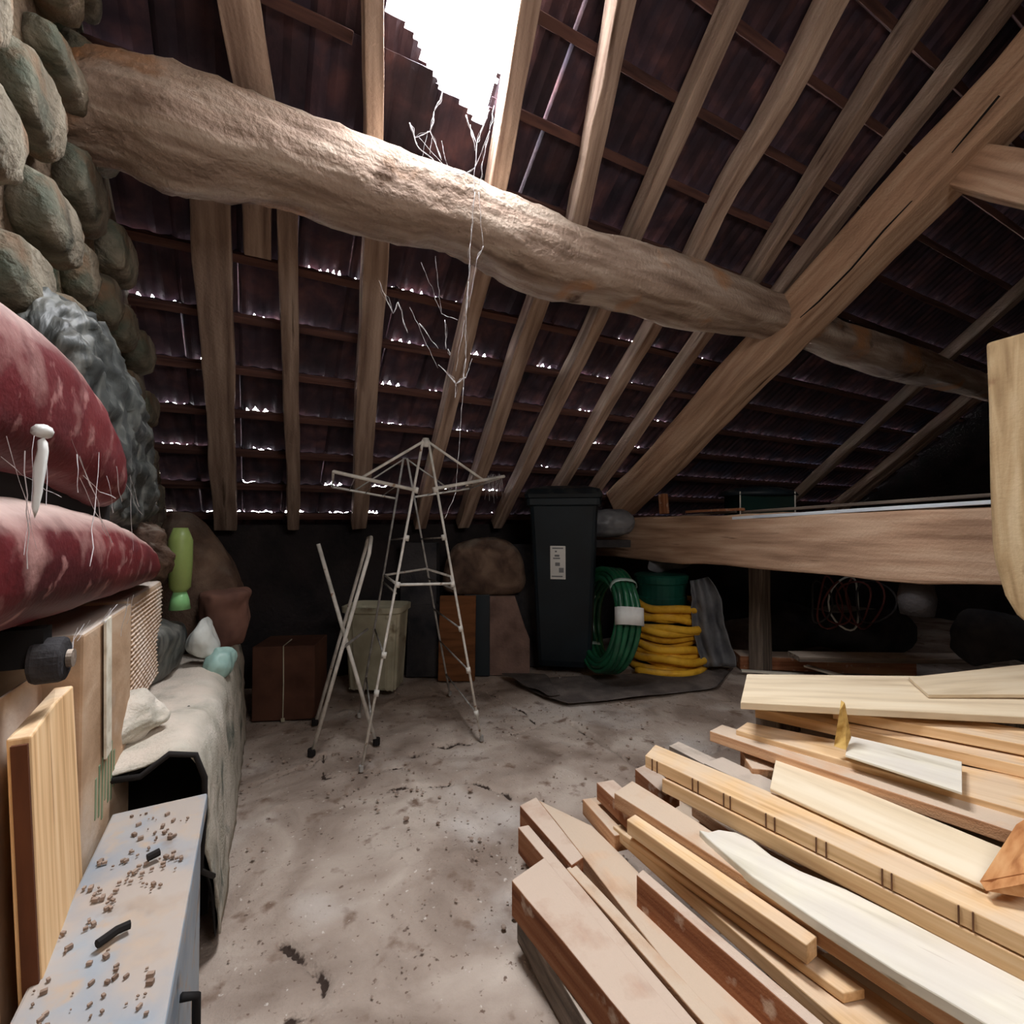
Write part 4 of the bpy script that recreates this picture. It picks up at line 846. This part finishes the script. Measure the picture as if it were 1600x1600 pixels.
# dark bag behind the shells
st = [(1.15, 1.40, 1.1, .04), (1.22, 1.46, 1.03, .06), (1.35, 1.48, 1.0, .08), (1.5, 1.42, .98, .085), (1.65, 1.33, .97, .085), (1.8, 1.25, .96, .08), (1.88, 1.17, .96, .06), (1.91, 1.1, 1.0, .02)]
G().loft([jit(ellring(V((-.345, Y, (zt+zb)/2)), (1, 0, 0), (0, 0, 1), hw, (zt-zb)/2, 18, .8), .03, 9, 6) for (Y, zt, zb, hw) in st]).mk('bin_bag', bagm, smooth=True, mods=[SUB(3), DSP(.06, .07), DSP(.02, .025)], label='dusty crumpled dark plastic bag behind the red shells', cat='bag')
st = [(1.42, 1.04, .9, .03), (1.5, 1.04, .87, .08), (1.65, .98, .84, .09), (1.8, .95, .83, .09), (1.88, .9, .83, .05)]
st = [(1.72, 1.0, .9, .04), (1.78, 1.01, .8, .09), (1.9, .98, .76, .10), (2.0, .93, .74, .09), (2.06, .88, .76, .05)]
G().loft([jit(ellring(V((-.325, Y, (zt+zb)/2)), (1, 0, 0), (0, 0, 1), hw, (zt-zb)/2, 16, .9), .035, 14, 9) for (Y, zt, zb, hw) in st]).mk('root_bundle', burlap, smooth=True, mods=[SUB(3), DSP(.06, .04)], label='brown fibrous bundle under the dark plastic bag', cat='bundle')
# wicker box
wk = empty('wicker_hamper', (-.33, 1.66, .52), 'dusty woven hamper beneath the far end of the red shells', 'basket')
G().box((-.34, 1.60, .68), (.17, .42, .28)).mk('hamper_body', cardm, wk, mods=[BEV(.01)])
g = G()
for r in range(23):
    z = .555+r*.0112
    pts = [V((-.253+-.0015+.0012*(1 if (j+r) % 2 else -1), 1.40+.4*j/22, z)) for j in range(23)]; g.tube(pts, .0028, 5)
g.mk('weave', cardm, wk, kind='stuff', smooth=True)
# drape
secs = []; inner = []
YD0, YD1 = 1.215, 2.62
for i in range(15):
    t = i/14; Y = YD0+(YD1-YD0)*t; zt = .535-.05*t; xr = -.085+.035*t
    sec = [V((-.43, Y, zt-.01)), V((-.36, Y, zt)), V((-.28, Y, zt+.0)), V((-.2, Y, zt+.005)), V((xr-.07, Y, zt)), V((xr-.03, Y, zt-.012)), V((xr-.005, Y, zt-.06)), V((xr, Y, zt-.14)), V((xr+.003, Y, zt-.24)), V((xr+.008, Y, .12)), V((xr+.015, Y, .02))]
    if i == 0: sec = [s_+V((0, -.03, -.0)) for s_ in sec]; sec[9] = sec[9]+V((0, .08, .1)); sec[10] = sec[10]+V((0, .12, .12)); sec[3] = sec[3]+V((0, 0, -.035)); sec[2] = sec[2]+V((0, 0, -.02))
    if i == 1: sec[3] = sec[3]+V((0, 0, -.012))
    sec = [s_+V((nz(s_, 9).x*.014, 0, nz(s_, 7).z*.010)) for s_ in sec]
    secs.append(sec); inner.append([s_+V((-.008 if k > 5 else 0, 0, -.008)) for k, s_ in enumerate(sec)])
dp = empty('draped_chest', (-.2, 1.9, 0), 'long chest under a dust-covered sheet with a black hollow open end', 'chest')
G().loft(secs, closed=False, caps=False).mk('dust_sheet', drapem, dp, smooth=True, mods=[SUB(2), DSP(.02, .08), SOL(.004)])
G().loft(inner, closed=False, caps=False).mk('lining', blackm, dp, smooth=True, mods=[SOL(.006), SUB(1)])
rim = [inner[0][k]+V((.004, -.004, .002)) for k in range(2, 10)]
G().tube(rim, .006, 6).mk('rim', blackm, dp, smooth=True)
G().box((-.25, 2.0, .23), (.30, 1.1, .44)).mk('chest_body', blackm, dp)
G().box((-.245, 2.6, .24), (.34, .03, .46)).mk('end_board', darkm, dp)
# heap of dusty plaster on the drape
c0 = V((-.285, 1.36, .53))
blob('dust_heap', [(V((-.3, Y, zc)), V((1, 0, 0)), ZU, A, B) for Y, zc, A, B in ((1.25, .54, .03, .01), (1.28, .55, .10, .03), (1.33, .56, .13, .05), (1.37, .58, .13, .06), (1.40, .56, .07, .03))], drapem, amt=.03, sc=14, dsp=.06, label='pale dust and plaster heap on the draped chest beside the cardboard box', cat='debris')
# green bottle
bt = empty('plastic_bottle', (-.215, 1.86, .72), 'lime green plastic bottle hanging neck-down behind the red shells', 'bottle')
bc = V((-.215, 1.86, .72)); G().loft([ellring(bc+V((0, 0, z)), (1, 0, 0), (0, 1, 0), r, r, 16) for z, r in ((.055, .018), (.07, .03), (.15, .034), (.22, .034), (.26, .02))]).mk('bottle_body', greenbot, bt, smooth=True)
G().loft([ellring(bc+V((0, 0, z)), (1, 0, 0), (0, 1, 0), r, r, 16) for z, r in ((.0, .03), (.03, .026), (.056, .018))]).mk('cap', mat('mint_plastic', [(.3, (96, 150, 96)), (.6, (130, 184, 124))], ns=5, bump=0, rough=.4, rnd=0), bt, smooth=True)
# grey bundle, brown sack, bags
blob('bundle', [(V((-.30, Y, zc)), V((1, 0, 0)), ZU, A, B) for Y, zc, A, B in ((1.70, .6, .03, .04), (1.76, .61, .09, .10), (1.86, .61, .11, .10), (1.98, .6, .11, .09), (2.06, .58, .06, .06))], bagm, amt=.03, sc=10, seed=3, label='dusty grey cloth bundle on the draped chest below the lime bottle', cat='bundle')
blob('sack', [(V((x, 2.32, zc)), V((1, 0, 0)), V((0, 1, 0)), A, B) for zc, A, B, x in ((.50, .10, .12, -.2), (.53, .17, .17, -.2), (.66, .18, .18, -.2), (.80, .16, .16, -.22), (.92, .12, .12, -.24), (1.0, .07, .07, -.26), (1.04, .02, .02, -.27))], burlap, amt=.04, sc=7, seed=6, label='tall brown sack sagging at the far end of the draped chest', cat='sack')
c = V((-.10, 2.07, .62)); blob('clay_pot', [(c+V((0, 0, z)), V((1, 0, 0)), V((0, 1, 0)), r, r) for z, r in ((-.08, .05), (-.06, .07), (.05, .085), (.11, .09), (.13, .085))], mat('dull_red_clay', [(.3, (80, 54, 46)), (.6, (108, 76, 64))], ns=8, bump=.3, rnd=0), amt=.004, e=1, label='dull red clay pot half buried beside the brown sack', cat='pot')
c = V((-.155, 1.93, .575)); blob('plastic_bag', [(c+V((0, 0, z)), V((1, 0, 0)), V((0, 1, 0)), r, r) for z, r in ((-.04, .03), (-.02, .045), (.04, .05), (.08, .03), (.1, .01))], wbag, amt=.025, sc=16, label='small white plastic bag on the draped chest beside the clay pot', cat='bag')
c = V((-.105, 1.90, .515)); blob('plastic_bag', [(c+V((0, 0, z)), V((1, 0, 0)), V((0, 1, 0)), r, r) for z, r in ((-.035, .02), (-.02, .045), (.02, .05), (.045, .03), (.06, .01))], cyanm, amt=.025, sc=18, seed=5, label='small crumpled cyan bag at the edge of the draped chest', cat='bag')

# ------------------------------------------------------------------ cobwebs
random.seed(9)
def strand(g_, a, b, sag=.02, r=.0011, n=10, jt=.006):
    pts = []
    for i in range(n+1):
        t = i/n; p = a.lerp(b, t)+V((0, 0, -sag*math.sin(math.pi*t)))+nz(a.lerp(b, t), 30, r*900)*jt*math.sin(math.pi*t); pts.append(p)
    g_.tube(pts, [r*(.3+.7*random.random()) for _ in pts], 5)
    if r > .001:
        for q in range(2):
            g_.tube([p+nz(p, 22, 5+q*3)*.012*math.sin(math.pi*i/n) for i, p in enumerate(pts)], r*.22, 4)
dw = 1.52
def P(px, py, d=dw): return Pd(px, py, d)
g = G()
for a, b, r in (((692, 142), (678, 175), .0022), ((678, 175), (672, 205), .0026), ((672, 205), (648, 215), .0018), ((640, 192), (652, 228), .0022), ((652, 228), (690, 262), .0013), ((672, 205), (690, 250), .0016), ((690, 262), (718, 270), .0013), ((675, 215), (672, 240), .001), ((668, 205), (660, 245), .001), ((655, 215), (700, 265), .0008), ((690, 220), (700, 262), .0008)): strand(g, P(*a), P(*b), .002, r)
g.mk('cobweb', webm, label='torn cobweb hanging at the left edge of the roof hole', cat='cobweb', group='cobwebs', smooth=True)
g = G()
for a, b, r in (((728, 180), (745, 225), .0024), ((745, 225), (756, 195), .0022), ((745, 225), (742, 262), .0022), ((742, 262), (722, 272), .0018), ((722, 272), (705, 268), .0014), ((772, 165), (765, 205), .0016), ((765, 205), (755, 250), .0016), ((755, 250), (748, 290), .0013), ((735, 195), (742, 235), .0012), ((756, 195), (765, 172), .0014), ((742, 262), (740, 300), .0014), ((765, 205), (742, 262), .0010)): strand(g, P(*a), P(*b), .002, r)
g.mk('cobweb', webm, label='bright cobweb tangle at the lowest point of the roof hole', cat='cobweb', group='cobwebs', smooth=True)
g = G()
for a, b, r in (((742, 300), (735, 380), .0012), ((735, 380), (732, 440), .0013), ((732, 440), (728, 490), .0024), ((728, 490), (728, 560), .0013), ((728, 560), (724, 605), .0022), ((724, 605), (718, 690), .0010), ((718, 690), (712, 770), .0009), ((748, 300), (755, 385), .0009), ((755, 385), (745, 405), .0019), ((745, 405), (733, 480), .0010), ((726, 500), (712, 580), .0009), ((712, 770), (695, 810), .001)): strand(g, P(*a, 1.45), P(*b, 1.45), .0, r, jt=.004)
g.mk('cobweb', webm, label='long vertical cobweb string hanging from the log down to the drying rack', cat='cobweb', group='cobwebs', smooth=True)
g = G()
for a, b, r in (((592, 438), (614, 490), .0014), ((614, 490), (622, 472), .0016), ((622, 472), (637, 520), .0013), ((655, 505), (668, 522), .0018), ((668, 522), (685, 545), .001), ((658, 410), (690, 490), .0006), ((690, 490), (715, 500), .001), ((695, 500), (697, 545), .0011), ((685, 570), (712, 600), .0012), ((712, 600), (728, 590), .0022), ((712, 600), (711, 622), .0014), ((700, 585), (712, 600), .0014), ((640, 480), (684, 575), .0006), ((700, 545), (703, 555), .0016), ((728, 590), (738, 560), .001), ((680, 400), (690, 490), .0005)): strand(g, P(*a, 1.6), P(*b, 1.6), .0, r)
g.mk('cobweb', webm, label='wide torn cobweb net below the log, left of the long string', cat='cobweb', group='cobwebs', smooth=True)
g = G()
for k in range(26):
    px = random.uniform(762, 788); strand(g, Pd(px, 742+random.uniform(-2, 2), 2.32), Pd(px+random.uniform(-8, 4), 765+random.uniform(0, 22), 2.34), .0, .0006, n=4)
g.mk('cobweb', webm, label='fine cobweb fringe on the right wing tip of the drying rack', cat='cobweb', group='cobwebs', smooth=True)
cw = empty('cobweb', (-.21, .9, 1.0), 'dusty cobweb threads draped over the red shells', 'cobweb', 'cobwebs')
for k in range(16):
    Y = random.uniform(.62, 1.2); g = G(); strand(g, V((-.216+random.uniform(-.01, .004), Y, random.uniform(1.05, 1.12))), V((-.212, Y+random.uniform(-.06, .14), random.uniform(.93, 1.04))), .004, random.choice((.0004, .0006, .0008)), n=6); g.mk('thread', webm, cw)
for k in range(8):
    Y = random.uniform(.85, 1.25); g = G(); strand(g, V((-.222, Y, .85)), V((-.235, Y+random.uniform(-.03, .03), random.uniform(.76, .83))), .0, random.choice((.0005, .0009)), n=5); g.mk('thread', webm, cw)

# ------------------------------------------------------------------ loose crumbs on the floor
random.seed(31); g = G()
def rock(g_, c, s_):
    vs = [V(c)+V((random.uniform(.7, 1.2)*x, random.uniform(.7, 1.2)*y, random.uniform(.6, 1.1)*z))*s_ for x, y, z in ((1, 0, 0), (0, 1, 0), (-1, 0, 0), (0, -1, 0), (0, 0, .7), (0, 0, -.7))]
    g_.add(vs, [(0, 1, 4), (1, 2, 4), (2, 3, 4), (3, 0, 4), (1, 0, 5), (2, 1, 5), (3, 2, 5), (0, 3, 5)])
for k in range(1500):
    x, y = random.uniform(-.05, 1.9), random.uniform(.8, 2.9)
    if noise.noise(V((x*3, y*3, 1))) < random.uniform(-.3, .3): continue
    s_ = random.choice((.002, .003, .004, .004, .006, .008)); rock(g, (x, y, s_*.3+.001), s_)
g.mk('floor_crumbs', debm, label='earth crumbs and grit strewn over the dusty floor', cat='debris', kind='stuff')
for (px, py, s_, lab) in ((513, 1243, .017, 'single clod on the floor in front of the crossed stand'), (552, 1218, .015, 'clod'), (735, 1238, .02, 'clod'), (635, 1283, .02, 'x'), (787, 1452, .016, 'x'), (803, 1436, .016, 'dark clod touching the lowest grey beam')):
    if lab in ('clod', 'x'): lab = {552: 'flat clod near the back of the floor left of the rack foot', 735: 'crumbly clod in front of the right rack leg', 635: 'round clod in the middle of the bare floor', 787: 'dark clod left of the grey beam end'}[px]
    g = G(); c = FL(px, py); rock(g, (c.x, c.y, s_*.45), s_); g.mk('clod', debm, mods=[SUB(1)], label=lab, cat='clod', group='clods on the floor')
